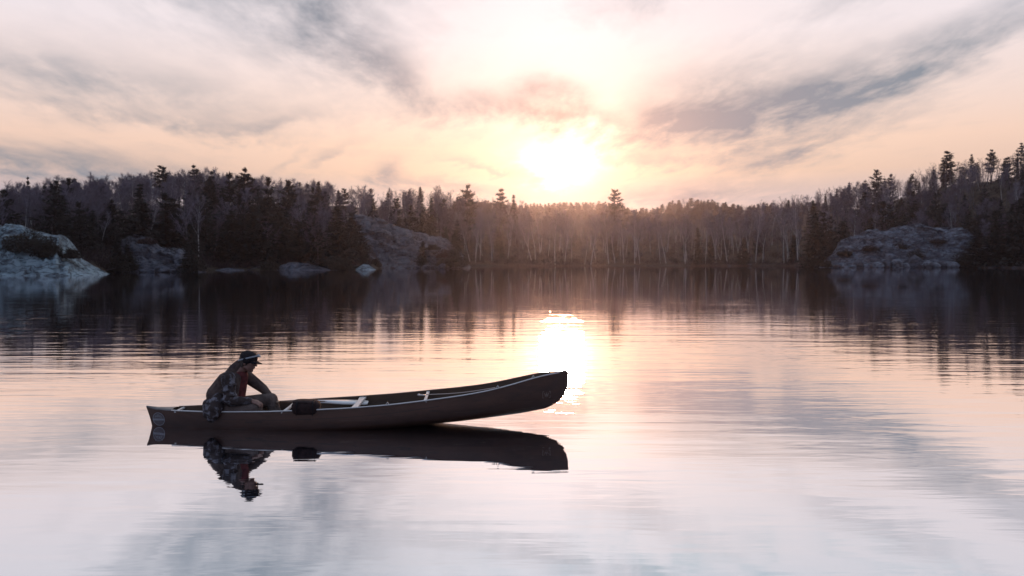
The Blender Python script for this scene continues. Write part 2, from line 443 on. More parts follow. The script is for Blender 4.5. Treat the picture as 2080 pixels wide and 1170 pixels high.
# ------------------------------------------------------------------ rock
def rock_mat(name, c1, c2, c3):
    m = mat(name, c1, 0.8, spec=0.35, noise=(0.35, 0.42, 0.62, (1, 1, 2.2), (0.2, 0.5, 0.3)), col2=c2)
    t = m.node_tree; b = t.nodes['Principled BSDF']; mx = [n for n in t.nodes if n.type == 'MIX'][0]
    co = [n for n in t.nodes if n.type == 'TEX_COORD'][0]
    n = t.nodes.new('ShaderNodeTexNoise'); n.inputs['Scale'].default_value = 1.6; n.inputs['Detail'].default_value = 9; n.inputs['Roughness'].default_value = 0.7
    mp = t.nodes.new('ShaderNodeMapping'); mp.inputs['Scale'].default_value = (0.55, 1, 1.6); mp.inputs['Rotation'].default_value = (0, R(32), 0)
    t.links.new(co.outputs['Object'], mp.inputs[0]); t.links.new(mp.outputs[0], n.inputs['Vector'])
    mr = t.nodes.new('ShaderNodeMapRange'); mr.inputs[1].default_value = 0.50; mr.inputs[2].default_value = 0.66
    t.links.new(n.outputs[0], mr.inputs[0])
    m2 = t.nodes.new('ShaderNodeMix'); m2.data_type = 'RGBA'; m2.inputs[7].default_value = (*c3, 1)
    t.links.new(mr.outputs[0], m2.inputs[0]); t.links.new(mx.outputs[2], m2.inputs[6]); t.links.new(m2.outputs[2], b.inputs['Base Color'])
    # dark crack lines along the bedding, relief shade put into the colour
    wn = t.nodes.new('ShaderNodeTexNoise'); wn.inputs['Scale'].default_value = 0.5; wn.inputs['Detail'].default_value = 4
    t.links.new(co.outputs['Object'], wn.inputs['Vector'])
    wm = t.nodes.new('ShaderNodeVectorMath'); wm.operation = 'MULTIPLY_ADD'; wm.inputs[1].default_value = (1.6, 1.6, 1.6)
    t.links.new(wn.outputs['Color'], wm.inputs[0]); t.links.new(co.outputs['Object'], wm.inputs[2])
    mp2 = t.nodes.new('ShaderNodeMapping'); mp2.inputs['Scale'].default_value = (0.10, 0.45, 0.95); mp2.inputs['Rotation'].default_value = (0, R(33), 0)
    t.links.new(wm.outputs[0], mp2.inputs[0])
    vo = t.nodes.new('ShaderNodeTexVoronoi'); vo.feature = 'DISTANCE_TO_EDGE'; vo.inputs['Scale'].default_value = 1.3
    t.links.new(mp2.outputs[0], vo.inputs['Vector'])
    cr = t.nodes.new('ShaderNodeMapRange'); cr.inputs[1].default_value = 0.0; cr.inputs[2].default_value = 0.07; cr.inputs[3].default_value = 0.82 if 'pale' in name else 0.65; cr.inputs[4].default_value = 0.0
    t.links.new(vo.outputs['Distance'], cr.inputs[0])
    m3 = t.nodes.new('ShaderNodeMix'); m3.data_type = 'RGBA'; m3.inputs[7].default_value = (0.03, 0.024, 0.026, 1)
    t.links.new(cr.outputs[0], m3.inputs[0]); t.links.new(m2.outputs[2], m3.inputs[6]); t.links.new(m3.outputs[2], b.inputs['Base Color'])
    bp = t.nodes.new('ShaderNodeBump'); bp.inputs['Strength'].default_value = 1.0; bp.inputs['Distance'].default_value = 0.6
    t.links.new(n.outputs[0], bp.inputs['Height']); t.links.new(bp.outputs[0], b.inputs['Normal'])
    return m


ROCK_PALE = rock_mat('pale_granite', (0.33, 0.41, 0.455), (0.14, 0.17, 0.20), (0.055, 0.056, 0.065))
ROCK_STONE = rock_mat('pale_boulder', (0.21, 0.22, 0.26), (0.10, 0.10, 0.125), (0.045, 0.04, 0.046))
ROCK_GREY = rock_mat('grey_granite', (0.125, 0.125, 0.155), (0.05, 0.044, 0.055), (0.028, 0.021, 0.025))
ROCK_MOSS = rock_mat('mossy_granite', (0.13, 0.135, 0.16), (0.065, 0.058, 0.070), (0.070, 0.036, 0.032))


def ridged(x, z, ang_, sc, seed):
    c, s_ = math.cos(R(ang_)), math.sin(R(ang_))
    a = (x * c + z * s_) * sc; b = (-x * s_ + z * c) * sc
    w = 0.8 * math.sin(a * 0.37 + seed) + 0.4 * math.sin(a * 0.9 + b * 0.5 + seed * 2)
    return 1 - abs(math.sin(b * 1.0 + w)) ** 0.35, math.sin(b * 0.31 + w * 1.3 + a * 0.2)


from mathutils import noise as mn
def blocks(x, y, z, ang_, seed):
    """stepped offsets of fractured blocks lying along the bedding"""
    c, s_ = math.cos(R(ang_)), math.sin(R(ang_))
    a, b = x * c + z * s_, -x * s_ + z * c
    w = mn.noise(Vector((a * 0.25, b * 0.4, seed))) * 1.2
    o = 0
    for k, (fa, fb) in enumerate(((0.20, 0.55), (0.5, 1.25), (1.1, 2.6))):
        o += (mn.cell(Vector((math.floor(a * fa + w) + 0.5, math.floor(b * fb + w + y * 0.1) + 0.5, seed * 3.1 + k))) - 0.0) / (1.7 ** k)
    return o


def outcrop(label, D, prof, depth, m, seed, slope=0.8, ang_=-35, sc=1.1, amp=0.5, group=None, n1=170, n2=64, leanback=0.0):
    """an outcrop whose outline against what is behind it follows prof = [(pixel x, pixel y)]"""
    u0, u1 = prof[0][0], prof[-1][0]
    dd = D + depth * 0.62
    v = []
    cx = ((u0 + u1) / 2 - 1040) / FPX * D
    for i in range(n1 + 1):
        u = u0 + (u1 - u0) * i / n1
        top = CAM_H - (interp(prof, u) - HORIZON) / FPX * dd
        edge = min(i, n1 - i) / n1
        top += (bumps(u * 0.9 + seed * 31, seed * 7.0, 2.2) * 0.16 + bumps(u * 3.1 + seed, seed * 3.0, 2.6) * 0.06) * amp * min(1, edge * 10)
        for j in range(n2 + 1):
            w = j / n2
            g = w * depth
            f_ = min((w / 0.62), 1.0) ** slope if w < 0.62 else 1 - 0.55 * ((w - 0.62) / 0.38) ** 2
            y = D + g
            x = (u - 1040) / FPX * (D + 0.62 * depth * min(w / 0.62, 1.0))
            z = (top + 0.6) * f_ - 0.6
            cr, big = ridged(x, z + g * 0.35, ang_, sc, seed)
            cr2, big2 = ridged(x, z + g * 0.5, ang_ + 70, sc * 0.55, seed + 3)
            fade = min(1, w * 6) * min(1, edge * 14)
            n_ = bumps(x * 6 + seed * 17, y * 6 + z * 7, 2.0) * 0.16 + bumps(x * 20 + seed * 7, z * 24, 2.0) * 0.06
            dz_ = (-cr * 0.55 + big * 0.35 - cr2 * 0.40 + big2 * 0.3 + n_) * amp * fade
            dz_ += blocks(x, g, z, ang_, seed) * 0.85 * amp * fade
            v.append((x - cx + dz_ * 0.15, y - D + dz_ * -0.8 + math.sin(x * 0.5 + seed) * depth * 0.04, z + dz_ * 0.6 * (1 - 0.6 * (w > 0.5))))
    f = np.array([(i * (n2 + 1) + j, (i + 1) * (n2 + 1) + j, (i + 1) * (n2 + 1) + j + 1, i * (n2 + 1) + j + 1) for i in range(n1) for j in range(n2)])
    return link('granite_outcrop', mesh_np('granite_outcrop', v, f, m, True), label=label, cat='rock', group=group, loc=(cx, D, 0))


outcrop('smooth pale blue-grey granite slab sloping right into the water on the near left shore', 101, [(-90, 430), (-30, 446), (0, 455), (40, 458), (64, 464), (100, 474), (119, 479), (126, 505), (132, 514), (160, 534), (185, 548), (210, 563)], 15, ROCK_PALE, 1, 0.75, -38, 0.9, 0.75)
outcrop('cracked dark granite knoll under the woods right of the pale slab', 129, [(222, 552), (236, 512), (248, 486), (272, 477), (306, 482), (322, 497), (345, 503), (366, 505), (380, 520), (392, 552)], 12, ROCK_GREY, 4, 0.6, -30, 1.3, 0.8)
outcrop('low flat rock at the waterline between two dark spruces', 150, [(424, 556), (440, 547), (470, 544), (492, 547), (512, 556)], 4, ROCK_GREY, 6, 0.6, 10, 2.0, 0.25, n1=40, n2=16)
outcrop('broad low grey rock at the foot of the large dark pines', 153, [(556, 552), (572, 540), (596, 532), (624, 534), (645, 542), (690, 550)], 8, ROCK_GREY, 8, 0.6, -20, 1.6, 0.5, n1=60, n2=24)
outcrop('big tilted bare rock face with reddish lichen left of the birches', 186, [(700, 500), (708, 440), (722, 435), (760, 441), (800, 457), (842, 470), (905, 484), (932, 506), (955, 543)], 34, ROCK_MOSS, 11, 0.95, -33, 0.8, 0.9)
outcrop('wide cracked granite bluff at the waterline on the right shore', 206, [(1662, 545), (1680, 524), (1700, 508), (1712, 486), (1742, 477), (1768, 467), (1800, 468), (1812, 461), (1850, 453), (1880, 459), (1920, 462), (1962, 464), (2010, 500), (2030, 544)], 10, ROCK_STONE, 14, 0.5, -28, 1.0, 1.0)
outcrop('small pointed pale rock at the waterline below the large pine', 158, [(722, 546), (738, 536), (748, 537), (768, 551)], 4, ROCK_PALE, 3, 0.6, -40, 2.0, 0.2, n1=30, n2=14)
outcrop('thin pale ledge in the water at the foot of the pale slab', 98.5, [(-40, 562), (20, 560), (52, 561), (70, 564)], 2.2, ROCK_PALE, 5, 0.5, 0, 2.5, 0.08, n1=30, n2=10)


def boulder(u, D, rx, rz, m, label, group, seed):
    bm = bmesh.new(); bmesh.ops.create_icosphere(bm, subdivisions=3, radius=1)
    rr = random.Random(seed); ks = [Vector((rr.gauss(0, 1), rr.gauss(0, 1), rr.gauss(0, 1))).normalized() for _ in range(9)]
    cut = [rr.uniform(0.62, 0.9) for _ in ks]
    for v in bm.verts:
        p = v.co.copy()
        for k, c in zip(ks, cut):
            d = p.dot(k)
            if d > c: p -= k * (d - c) * 0.85
        p *= 1 + 0.04 * bumps(p.x * 60 + seed * 9, p.y * 60 + p.z * 50)
        v.co = Vector((p.x * rx, p.y * rx * 0.85, p.z * rz))
    me = bpy.data.meshes.new('boulder'); bm.to_mesh(me); bm.free(); me.materials.append(m)
    me.polygons.foreach_set('use_smooth', [True] * len(me.polygons))
    x = (u - 1040) / FPX * D
    o = link('boulder', me, label=label, cat='boulder', group=group, loc=(x, D, rz * 0.35))
    o.rotation_euler = (0, 0, rr.uniform(0, 6))
    return o


for i, (u, w, h_) in enumerate([(1700, 9, 6), (1716, 12, 9), (1732, 8, 6), (1745, 13, 15), (1762, 10, 8), (1783, 14, 11), (1800, 12, 16), (1822, 15, 20), (1839, 12, 10), (1858, 19, 26),
                                (1880, 16, 15), (1898, 13, 11), (1915, 12, 14), (1932, 17, 13), (1888, 9, 8), (1846, 9, 7), (1755, 7, 5)]):
    D = 204.5 - (i % 3) * 0.7
    boulder(u, D, w * D / FPX, h_ * D / FPX * 0.8, ROCK_STONE if i % 3 else ROCK_GREY, 'angular grey boulder in the row along the foot of the right granite bluff', 'boulders under the right bluff', 40 + i)
for i, (u, w, h_) in enumerate([(800, 10, 4), (828, 9, 4), (846, 12, 5), (866, 10, 6), (882, 8, 5), (898, 11, 8), (910, 6, 4)]):
    boulder(u, 187, w * 187 / FPX, h_ * 187 / FPX, ROCK_GREY, 'low grey boulder in the water at the foot of the tilted rock face', 'boulders under the tilted rock face', 80 + i)
for i, (u, w, h_) in enumerate([(255, 8, 4), (290, 11, 5), (335, 13, 6), (322, 8, 11), (352, 7, 5)]):
    boulder(u, 128.3, w * 128 / FPX, h_ * 128 / FPX, ROCK_GREY, 'dark grey boulder at the foot of the cracked knoll on the left', 'boulders under the left knoll', 100 + i)
for i, u in enumerate([1480, 1522, 1990, 2040, 2064, 412]):
    D = shore(u) + 0.5
    boulder(u, D, rnd.uniform(0.6, 1.3), rnd.uniform(0.35, 0.6), ROCK_GREY, 'small lone dark stone on the grassy water edge', 'lone stones on the water edge', 120 + i)
# ------------------------------------------------------------------ trees
BARK_WHITE = mat('birch_bark', (0.52, 0.50, 0.50), 0.7, noise=(3.0, 0.56, 0.66, (1, 1, 3)), col2=(0.10, 0.085, 0.08))
BARK_GREY = mat('grey_bark', (0.14, 0.125, 0.13), 0.9, noise=(2.0, 0.4, 0.7), col2=(0.07, 0.055, 0.055), spec=0.1)
BARK_DARK = mat('dark_bark', (0.05, 0.036, 0.032), 0.9, spec=0.1)
TWIG = foliage_mat('bare_twigs', (0.225, 0.195, 0.25), (0.10, 0.068, 0.078), 0.0)
TWIG_BIRCH = foliage_mat('birch_twigs', (0.26, 0.235, 0.285), (0.12, 0.09, 0.10), 0.0)
NEEDLE = foliage_mat('spruce_needles', (0.022, 0.022, 0.020), (0.050, 0.045, 0.042), 0.05)
NEEDLE_PINE = foliage_mat('pine_needles', (0.032, 0.030, 0.027), (0.062, 0.052, 0.048), 0.08)


def ortho(t):
    a = np.cross(t, [0.0, 0.0, 1.0]); n = np.linalg.norm(a)
    if n < 1e-3: a = np.array([1.0, 0, 0]); n = 1
    a = a / n
    return a, np.cross(a, t)


class NP:
    def __init__(s): s.v = []; s.f = []; s.n = 0
    def tube(s, pts, r0, r1, n=4):
        pts = np.asarray(pts); k = len(pts); ph = np.arange(n) * 2 * np.pi / n
        V_ = []
        for i in range(k):
            t = pts[min(i + 1, k - 1)] - pts[max(i - 1, 0)]; t = t / (np.linalg.norm(t) + 1e-9)
            a, b = ortho(t); r = r0 + (r1 - r0) * i / (k - 1)
            V_.append(pts[i] + r * (np.cos(ph)[:, None] * a + np.sin(ph)[:, None] * b))
        s.v.append(np.concatenate(V_))
        F = []
        for i in range(k - 1):
            for j in range(n):
                a0, b0 = i * n + j, i * n + (j + 1) % n
                F.append((a0, b0, b0 + n)); F.append((a0, b0 + n, a0 + n))
        s.f.append(np.array(F) + s.n); s.n += k * n
    def slivers(s, p0, p1, w, g):
        """one thin tapering triangle per twig"""
        p0, p1 = np.asarray(p0), np.asarray(p1); m_ = len(p0)
        t = p1 - p0; sd = np.cross(t, g.normal(size=(m_, 3))); sd /= (np.linalg.norm(sd, axis=1)[:, None] + 1e-9)
        w = np.asarray(w).reshape(-1, 1)
        v = np.stack([p0 - sd * w, p0 + sd * w, p1], 1).reshape(-1, 3)
        s.v.append(v); s.f.append(np.arange(3 * m_).reshape(-1, 3) + s.n); s.n += 3 * m_
    def leaves(s, c, size, g, flat=0.5, axis=None):
        """leaf-sized triangles; flat 0 = random, 1 = level"""
        m_ = len(c); nrm = g.normal(size=(m_, 3)); nrm[:, 2] = nrm[:, 2] * (1 - flat) + flat * 2.2 * np.sign(nrm[:, 2])
        nrm /= np.linalg.norm(nrm, axis=1)[:, None]
        a = np.cross(nrm, g.normal(size=(m_, 3))) if axis is None else axis - nrm * np.sum(axis * nrm, 1)[:, None]
        a /= (np.linalg.norm(a, axis=1)[:, None] + 1e-9); b = np.cross(nrm, a)
        sz = (size * g.uniform(0.6, 1.4, m_))[:, None]
        v = np.stack([c - a * sz - b * sz * 0.45, c - a * sz * 0.8 + b * sz * 0.45, c + a * sz], 1).reshape(-1, 3)
        s.v.append(v); s.f.append(np.arange(3 * m_).reshape(-1, 3) + s.n); s.n += 3 * m_
    def arr(s): return np.concatenate(s.v), np.concatenate(s.f)
    def mesh(s, name, m): v, f = s.arr(); return mesh_np(name, v, f, m)


def polyline(p, d, L, k, g, wob, lift):
    pts = [np.array(p, float)]; d = d / np.linalg.norm(d)
    for _ in range(k):
        d = d + g.normal(size=3) * wob + np.array([0, 0, lift]); d /= np.linalg.norm(d)
        pts.append(pts[-1] + d * L / k)
    return np.array(pts)


def bare_tree(seed, H, kind, dens=1.0):
    """leafless tree of height H: trunk with limbs, crown of branches and twigs"""
    g = np.random.RandomState(seed); T, C = NP(), NP()
    birch = kind == 'birch'
    r = (0.085 if birch else 0.13) * (H / 12) ** 0.9
    lean = g.normal(size=3) * (0.10 if birch else 0.05); lean[2] = 1
    tr = polyline((0, 0, -0.4), lean, H * 0.97, 9, g, 0.045, 0.03)
    T.tube(tr, r * 1.25, r * 0.12, 6)
    tw0, tw1, tww = [], [], []
    n1 = int((13 if birch else 15) * dens + 1)
    for i in range(n1):
        t = (0.42 if birch else 0.33) + 0.60 * ((i + g.uniform()) / n1)
        idx = t * 9; a = int(idx); p = tr[a] * (1 - idx + a) + tr[min(a + 1, 9)] * (idx - a)
        phi = g.uniform(0, 6.28); inc = g.uniform(0.35, 0.75) if birch else g.uniform(0.5, 1.0)
        d = np.array([math.cos(phi) * math.sin(inc), math.sin(phi) * math.sin(inc), math.cos(inc)])
        L = H * (0.36 if birch else 0.40) * (1.12 - t) * g.uniform(0.75, 1.2) + 0.6
        lb = polyline(p, d, L, 4, g, 0.14, 0.12 if not birch else 0.06)
        (T if i % 2 else C).tube(lb, r * 0.42 * (1.2 - t), r * 0.10, 3)
        n2 = int((6 if birch else 7) * dens + 1)
        for j in range(n2):
            s_ = g.uniform(0.25, 1.0); q = lb[int(s_ * 3.99)] * (1 - (s_ * 4) % 1) + lb[min(int(s_ * 3.99) + 1, 4)] * ((s_ * 4) % 1)
            d2 = (lb[-1] - lb[0]) / L + g.normal(size=3) * 0.55 + np.array([0, 0, 0.35])
            L2 = L * g.uniform(0.3, 0.55)
            sb = polyline(q, d2, L2, 2, g, 0.18, 0.1)
            C.slivers(sb[:-1], sb[1:], [r * 0.11 + 0.012, r * 0.07 + 0.010], g)
            n3 = int(9 * dens + 1)
            for _ in range(n3):
                w = g.uniform(0.1, 1.0); b_ = sb[0] + (sb[-1] - sb[0]) * w
                dd_ = d2 / np.linalg.norm(d2) + g.normal(size=3) * 0.65 + np.array([0, 0, 0.2])
                tw0.append(b_); tw1.append(b_ + dd_ / np.linalg.norm(dd_) * g.uniform(0.35, 1.0) * H / 13); tww.append(g.uniform(0.014, 0.026))
    C.slivers(tw0, tw1, tww, g)
    return T, C


def conifer(seed, H, kind, dens=1.0, wide=1.0):
    """kind spruce: dense narrow cone; hemlock: broad soft cone; pine: open, level sprays on an irregular frame"""
    g = np.random.RandomState(seed); T, C = NP(), NP()
    r0 = 0.17 * (H / 13)
    tr = polyline((0, 0, -0.4), np.array([g.normal() * 0.03, g.normal() * 0.03, 1]), H + 0.2, 6, g, 0.012, 0.02)
    T.tube(tr, r0, r0 * 0.10, 6)
    Rm = {'spruce': 0.17, 'hemlock': 0.29, 'pine': 0.29, 'tallpine': 0.23}[kind] * H * wide
    base = {'spruce': 0.06, 'hemlock': 0.05, 'pine': 0.14, 'tallpine': 0.34}[kind]
    whorls = {'spruce': 24, 'hemlock': 24, 'pine': 15, 'tallpine': 12}[kind]
    P, A, S = [], [], []
    for i in range(whorls):
        t = base + (0.985 - base) * (i + g.uniform(-0.3, 0.3)) / whorls; t = min(max(t, base), 0.98)
        idx = t * 6; a = int(min(idx, 5)); p = tr[a] * (1 - idx + a) + tr[a + 1] * (idx - a)
        w = (1 - t) / (1 - base)
        if 'pine' in kind: rad = Rm * (w ** (0.75 if kind == 'pine' else 0.62)) * (0.6 + 0.4 * min(1, (t - base) * 5 + 0.3)) * g.uniform(0.8, 1.15) + 0.12
        else: rad = Rm * (w ** 0.85) + 0.12
        nb = {'spruce': 7, 'hemlock': 8, 'pine': 5, 'tallpine': 5}[kind]
        ph0 = g.uniform(0, 6.28)
        for b_ in range(nb):
            phi = ph0 + 6.28 * b_ / nb + g.uniform(-0.35, 0.35)
            L = rad * g.uniform(0.55, 1.12) if 'pine' not in kind else rad * g.uniform(0.4, 1.25)
            up = {'spruce': -0.25, 'hemlock': -0.10, 'pine': 0.22, 'tallpine': 0.30}[kind] + (0.5 if t > 0.88 and 'pine' in kind else 0) + g.uniform(-0.12, 0.12)
            d = np.array([math.cos(phi), math.sin(phi), up])
            br = polyline(p, d, L, 3, g, 0.06, -0.02 if 'pine' not in kind else 0.05)
            (T if 'pine' in kind else C).tube(br, 0.035 * H / 13, 0.008, 3)
            m_ = int((13 if 'pine' not in kind else 26) * dens * (0.4 + L / max(Rm, 0.1)))
            s_ = g.uniform(0.12 if 'pine' not in kind else 0.35, 1.05, m_)
            ii = np.minimum((s_ * 3).astype(int), 2); fr = np.clip(s_ * 3 - ii, 0, 1.2)[:, None]
            c = br[ii] * (1 - fr) + br[ii + 1] * fr
            side = np.array([-math.sin(phi), math.cos(phi), 0.0])
            spread = (L * 0.30 * (1.05 - s_ * 0.55)) if 'pine' not in kind else np.full(m_, L * 0.26 + 0.08)
            k = g.uniform(-1, 1, m_)
            c = c + side[None] * (k * spread)[:, None]
            c[:, 2] += g.normal(size=m_) * (0.07 if 'pine' not in kind else 0.13) * H / 13 - (np.abs(k) * spread * (0.25 if 'pine' not in kind else -0.1))
            ax = np.array([math.cos(phi), math.sin(phi), up])[None] + side[None] * k[:, None] * 0.9
            P.append(c); A.append(ax)
    P = np.concatenate(P); A = np.concatenate(A)
    size = {'spruce': 0.34, 'hemlock': 0.42, 'pine': 0.32, 'tallpine': 0.32}[kind] * (H / 13) / math.sqrt(dens)
    C.leaves(P, size, g, 0.55, A)
    return T, C


LIB = {}
def lib(kind, n, H, make, tm, cm):
    LIB[kind] = []
    for i in range(n):
        T, C = make(i)
        LIB[kind].append((T.mesh('trunk', tm), C.mesh('crown', cm), H))


lib('bare', 6, 12, lambda i: bare_tree(100 + i, 12, 'bare'), BARK_GREY, TWIG)
lib('birch', 6, 13, lambda i: bare_tree(200 + i, 13, 'birch'), BARK_WHITE, TWIG_BIRCH)
lib('spruce', 4, 12, lambda i: conifer(300 + i, 12, 'spruce'), BARK_DARK, NEEDLE)
lib('hemlock', 4, 12, lambda i: conifer(320 + i, 12, 'hemlock', 1.3), BARK_DARK, NEEDLE)
lib('pine', 5, 14, lambda i: conifer(340 + i, 14, 'pine'), BARK_DARK, NEEDLE_PINE)
lib('tallpine', 3, 16, lambda i: conifer(360 + i, 16, 'tallpine', 1.2), BARK_DARK, NEEDLE_PINE)
NAMES = {'bare': ('bare_tree', 'bare tree'), 'birch': ('birch_tree', 'birch'), 'spruce': ('spruce_tree', 'spruce'), 'hemlock': ('hemlock_tree', 'hemlock'),
         'pine': ('pine_tree', 'pine'), 'tallpine': ('pine_tree', 'pine')}
TREES = []     # (u, D) of everything planted


def plant(kind, u, D, H, label, group=None, var=None, rz=None, lean=(0, 0), wide=1.0, z=None):
    lst = LIB[kind]; T, C, H0 = lst[(rnd.randrange(len(lst)) if var is None else var) % len(lst)]
    x = (u - 1040) / FPX * D; z = ground(x, D) if z is None else z
    nm, cat = NAMES[kind]
    e = link(nm, None, label=label, cat=cat, group=group, loc=(x, D, z - 0.1))
    s_ = H / H0
    e.scale = (s_ * wide, s_ * wide, s_)
    M = Matrix.Rotation(R(lean[0]), 4, 'Y') @ Matrix.Rotation(R(lean[1]), 4, 'X') @ Matrix.Rotation(rnd.uniform(0, 6.28) if rz is None else rz, 4, 'Z')
    e.rotation_euler = M.to_euler()
    link('trunk', T, e); link('crown', C, e)
    TREES.append((u, D))
    return e


def plant_top(kind, u, D, ytop, label, **k):
    """a tree whose top reaches the given pixel row"""
    x = (u - 1040) / FPX * D; g_ = ground(x, D) if k.get('z') is None else k['z']
    H = CAM_H + (HORIZON - ytop) / FPX * D - g_
    return plant(kind, u, D, max(H, 2.0), label, **k)


# the trees one can point at: skyline
plant_top('pine', 1246, 318, 380, 'broad dark pine standing alone above the treeline right of the sun', var=0, wide=1.15)
plant_top('tallpine', 950, 262, 371, 'dark bushy-topped pine on the skyline left of the sun, taller of two', var=0, wide=1.0)
plant_top('tallpine', 1018, 290, 381, 'dark pine on the skyline close left of the sun glow', var=1)
plant_top('spruce', 1045, 300, 391, 'small spruce tip beside the pine close left of the sun glow')
plant_top('spruce', 62, 178, 353, 'very narrow pointed spruce on the skyline at the far left', var=0, wide=0.62)
plant_top('spruce', 48, 182, 368, 'shorter spire beside the very narrow spruce at the far left', var=1, wide=0.5)
plant_top('tallpine', 332, 188, 333, 'tall round-headed pine behind the white forked birch', var=2, wide=1.3)
plant_top('pine', 398, 200, 331, 'domed pine on the skyline, highest of the left woods', var=2, wide=1.1)
plant_top('tallpine', 496, 196, 338, 'pine with an upturned crooked top on the left skyline', var=0, wide=1.2)
plant_top('pine', 468, 186, 345, 'ragged pine left of the crooked-topped pine', var=3)
plant_top('pine', 430, 190, 343, 'small-topped pine right of the domed pine', var=4)
plant_top('pine', 545, 180, 355, 'full broad pine right of the crooked-topped pine', var=1)
plant_top('pine', 578, 184, 360, 'broad pine on the skyline beside the full broad pine', var=0)
plant_top('hemlock', 650, 205, 363, 'dark dense conifer breaking the skyline above the large foreground pines', var=0, wide=0.8)
plant_top('hemlock', 155, 178, 356, 'dark leaning conifer top on the left skyline', var=1, wide=0.8)
plant_top('hemlock', 790, 262, 388, 'dark conifer behind the top of the tilted rock face', var=2)
plant_top('hemlock', 855, 266, 376, 'dark conifer on the skyline above the middle of the tilted rock face', var=3, wide=0.8)
plant_top('tallpine', 1918, 268, 306, 'tall layered pine on the right hill skyline, most complete of its outline', var=1, wide=1.35)
plant_top('pine', 1972, 270, 312, 'smaller pine right of the tall layered pine on the right hill', var=4, wide=0.8)
plant_top('tallpine', 2008, 264, 303, 'pine with an open crown near the right end of the hill', var=0, wide=1.1)
plant_top('pine', 2068, 258, 288, 'highest pine at the right edge of the hill', var=2, wide=1.0)
plant_top('pine', 1772, 268, 341, 'round dark pine on the slope left of the right hill', var=0, wide=1.0)
plant_top('pine', 1806, 272, 350, 'small pine beside the round dark pine on the right slope', var=3, wide=0.8)
plant_top('hemlock', 1892, 270, 341, 'stubby conifer left of the tall layered pine', var=1)
# in front
plant_top('hemlock', 1655, 214, 427, 'dense dark hemlock at the left end of the right granite bluff', var=0, wide=1.15)
plant_top('spruce', 1511, 252, 482, 'small dense spruce by the water in front of the birches', var=2, wide=1.9)
plant_top('spruce', 1418, 256, 458, 'slender small spruce by the water among the birches', var=3, wide=1.3)
plant_top('hemlock', 858, 190, 486, 'lone small dark conifer growing on the tilted rock face', var=3, wide=1.2)
plant_top('pine', 735, 168, 470, 'dark pine leaning over the water at the left end of the tilted rock face', var=1, wide=1.1)
plant_top('hemlock', 690, 160, 412, 'huge dark conifer with drooping boughs left of the tilted rock face', var=2, wide=1.25)
plant_top('hemlock', 640, 164, 400, 'wide dark conifer left of the huge drooping one', var=1, wide=1.2)
plant_top('hemlock', 535, 162, 395, 'wide dark conifer above the low flat rock', var=3, wide=1.2)
plant_top('pine', 420, 158, 398, 'dark pine with drooping boughs right of the cracked knoll', var=2, wide=1.2)
plant_top('hemlock', 468, 160, 420, 'dark conifer between the dark pine and the low flat rock', var=0, wide=1.2)
plant_top('hemlock', 262, 131, 492, 'small dark conifer standing in front of the cracked knoll', var=1, wide=1.3)
plant_top('hemlock', 2020, 201, 420, 'broad black-green conifer right of the granite bluff', var=2, wide=1.3, z=0.2)
plant_top('hemlock', 2066, 196, 395, 'large dark conifer at the right edge by the water', var=3, wide=1.25)
plant_top('hemlock', 1982, 203.5, 455, 'low dense conifer touching the right end of the granite bluff', var=0, wide=1.5, z=0.1)
plant_top('pine', 10, 128, 380, 'large dark pine at the left edge behind the pale slab', var=1, wide=1.2)
plant_top('hemlock', 205, 140, 470, 'small dark conifer in the cove right of the pale slab', var=2, wide=1.2)
plant_top('hemlock', 160, 134, 440, 'dark conifer behind the right end of the pale slab', var=0, wide=1.2)

plant_top('hemlock', 243, 127.5, 478, 'dark conifer covering the left end of the cracked knoll', var=2, wide=1.3, z=0.1)
plant_top('hemlock', 384, 129, 488, 'small dark conifer covering the right end of the cracked knoll', var=3, wide=1.4, z=0.1)
plant_top('hemlock', 712, 183, 425, 'dark conifer at the high left end of the tilted rock face', var=0, wide=1.2, z=0.1)
plant_top('hemlock', 925, 187, 462, 'dark conifer between the tilted rock face and the first birch', var=1, wide=1.1, z=0.1)
plant_top('pine', 1672, 219, 425, 'dark ragged pine above the left shoulder of the granite bluff', var=3, wide=1.2)
plant_top('pine', 1790, 219, 405, 'broad dark pine behind the crest of the granite bluff', var=1, wide=1.4)
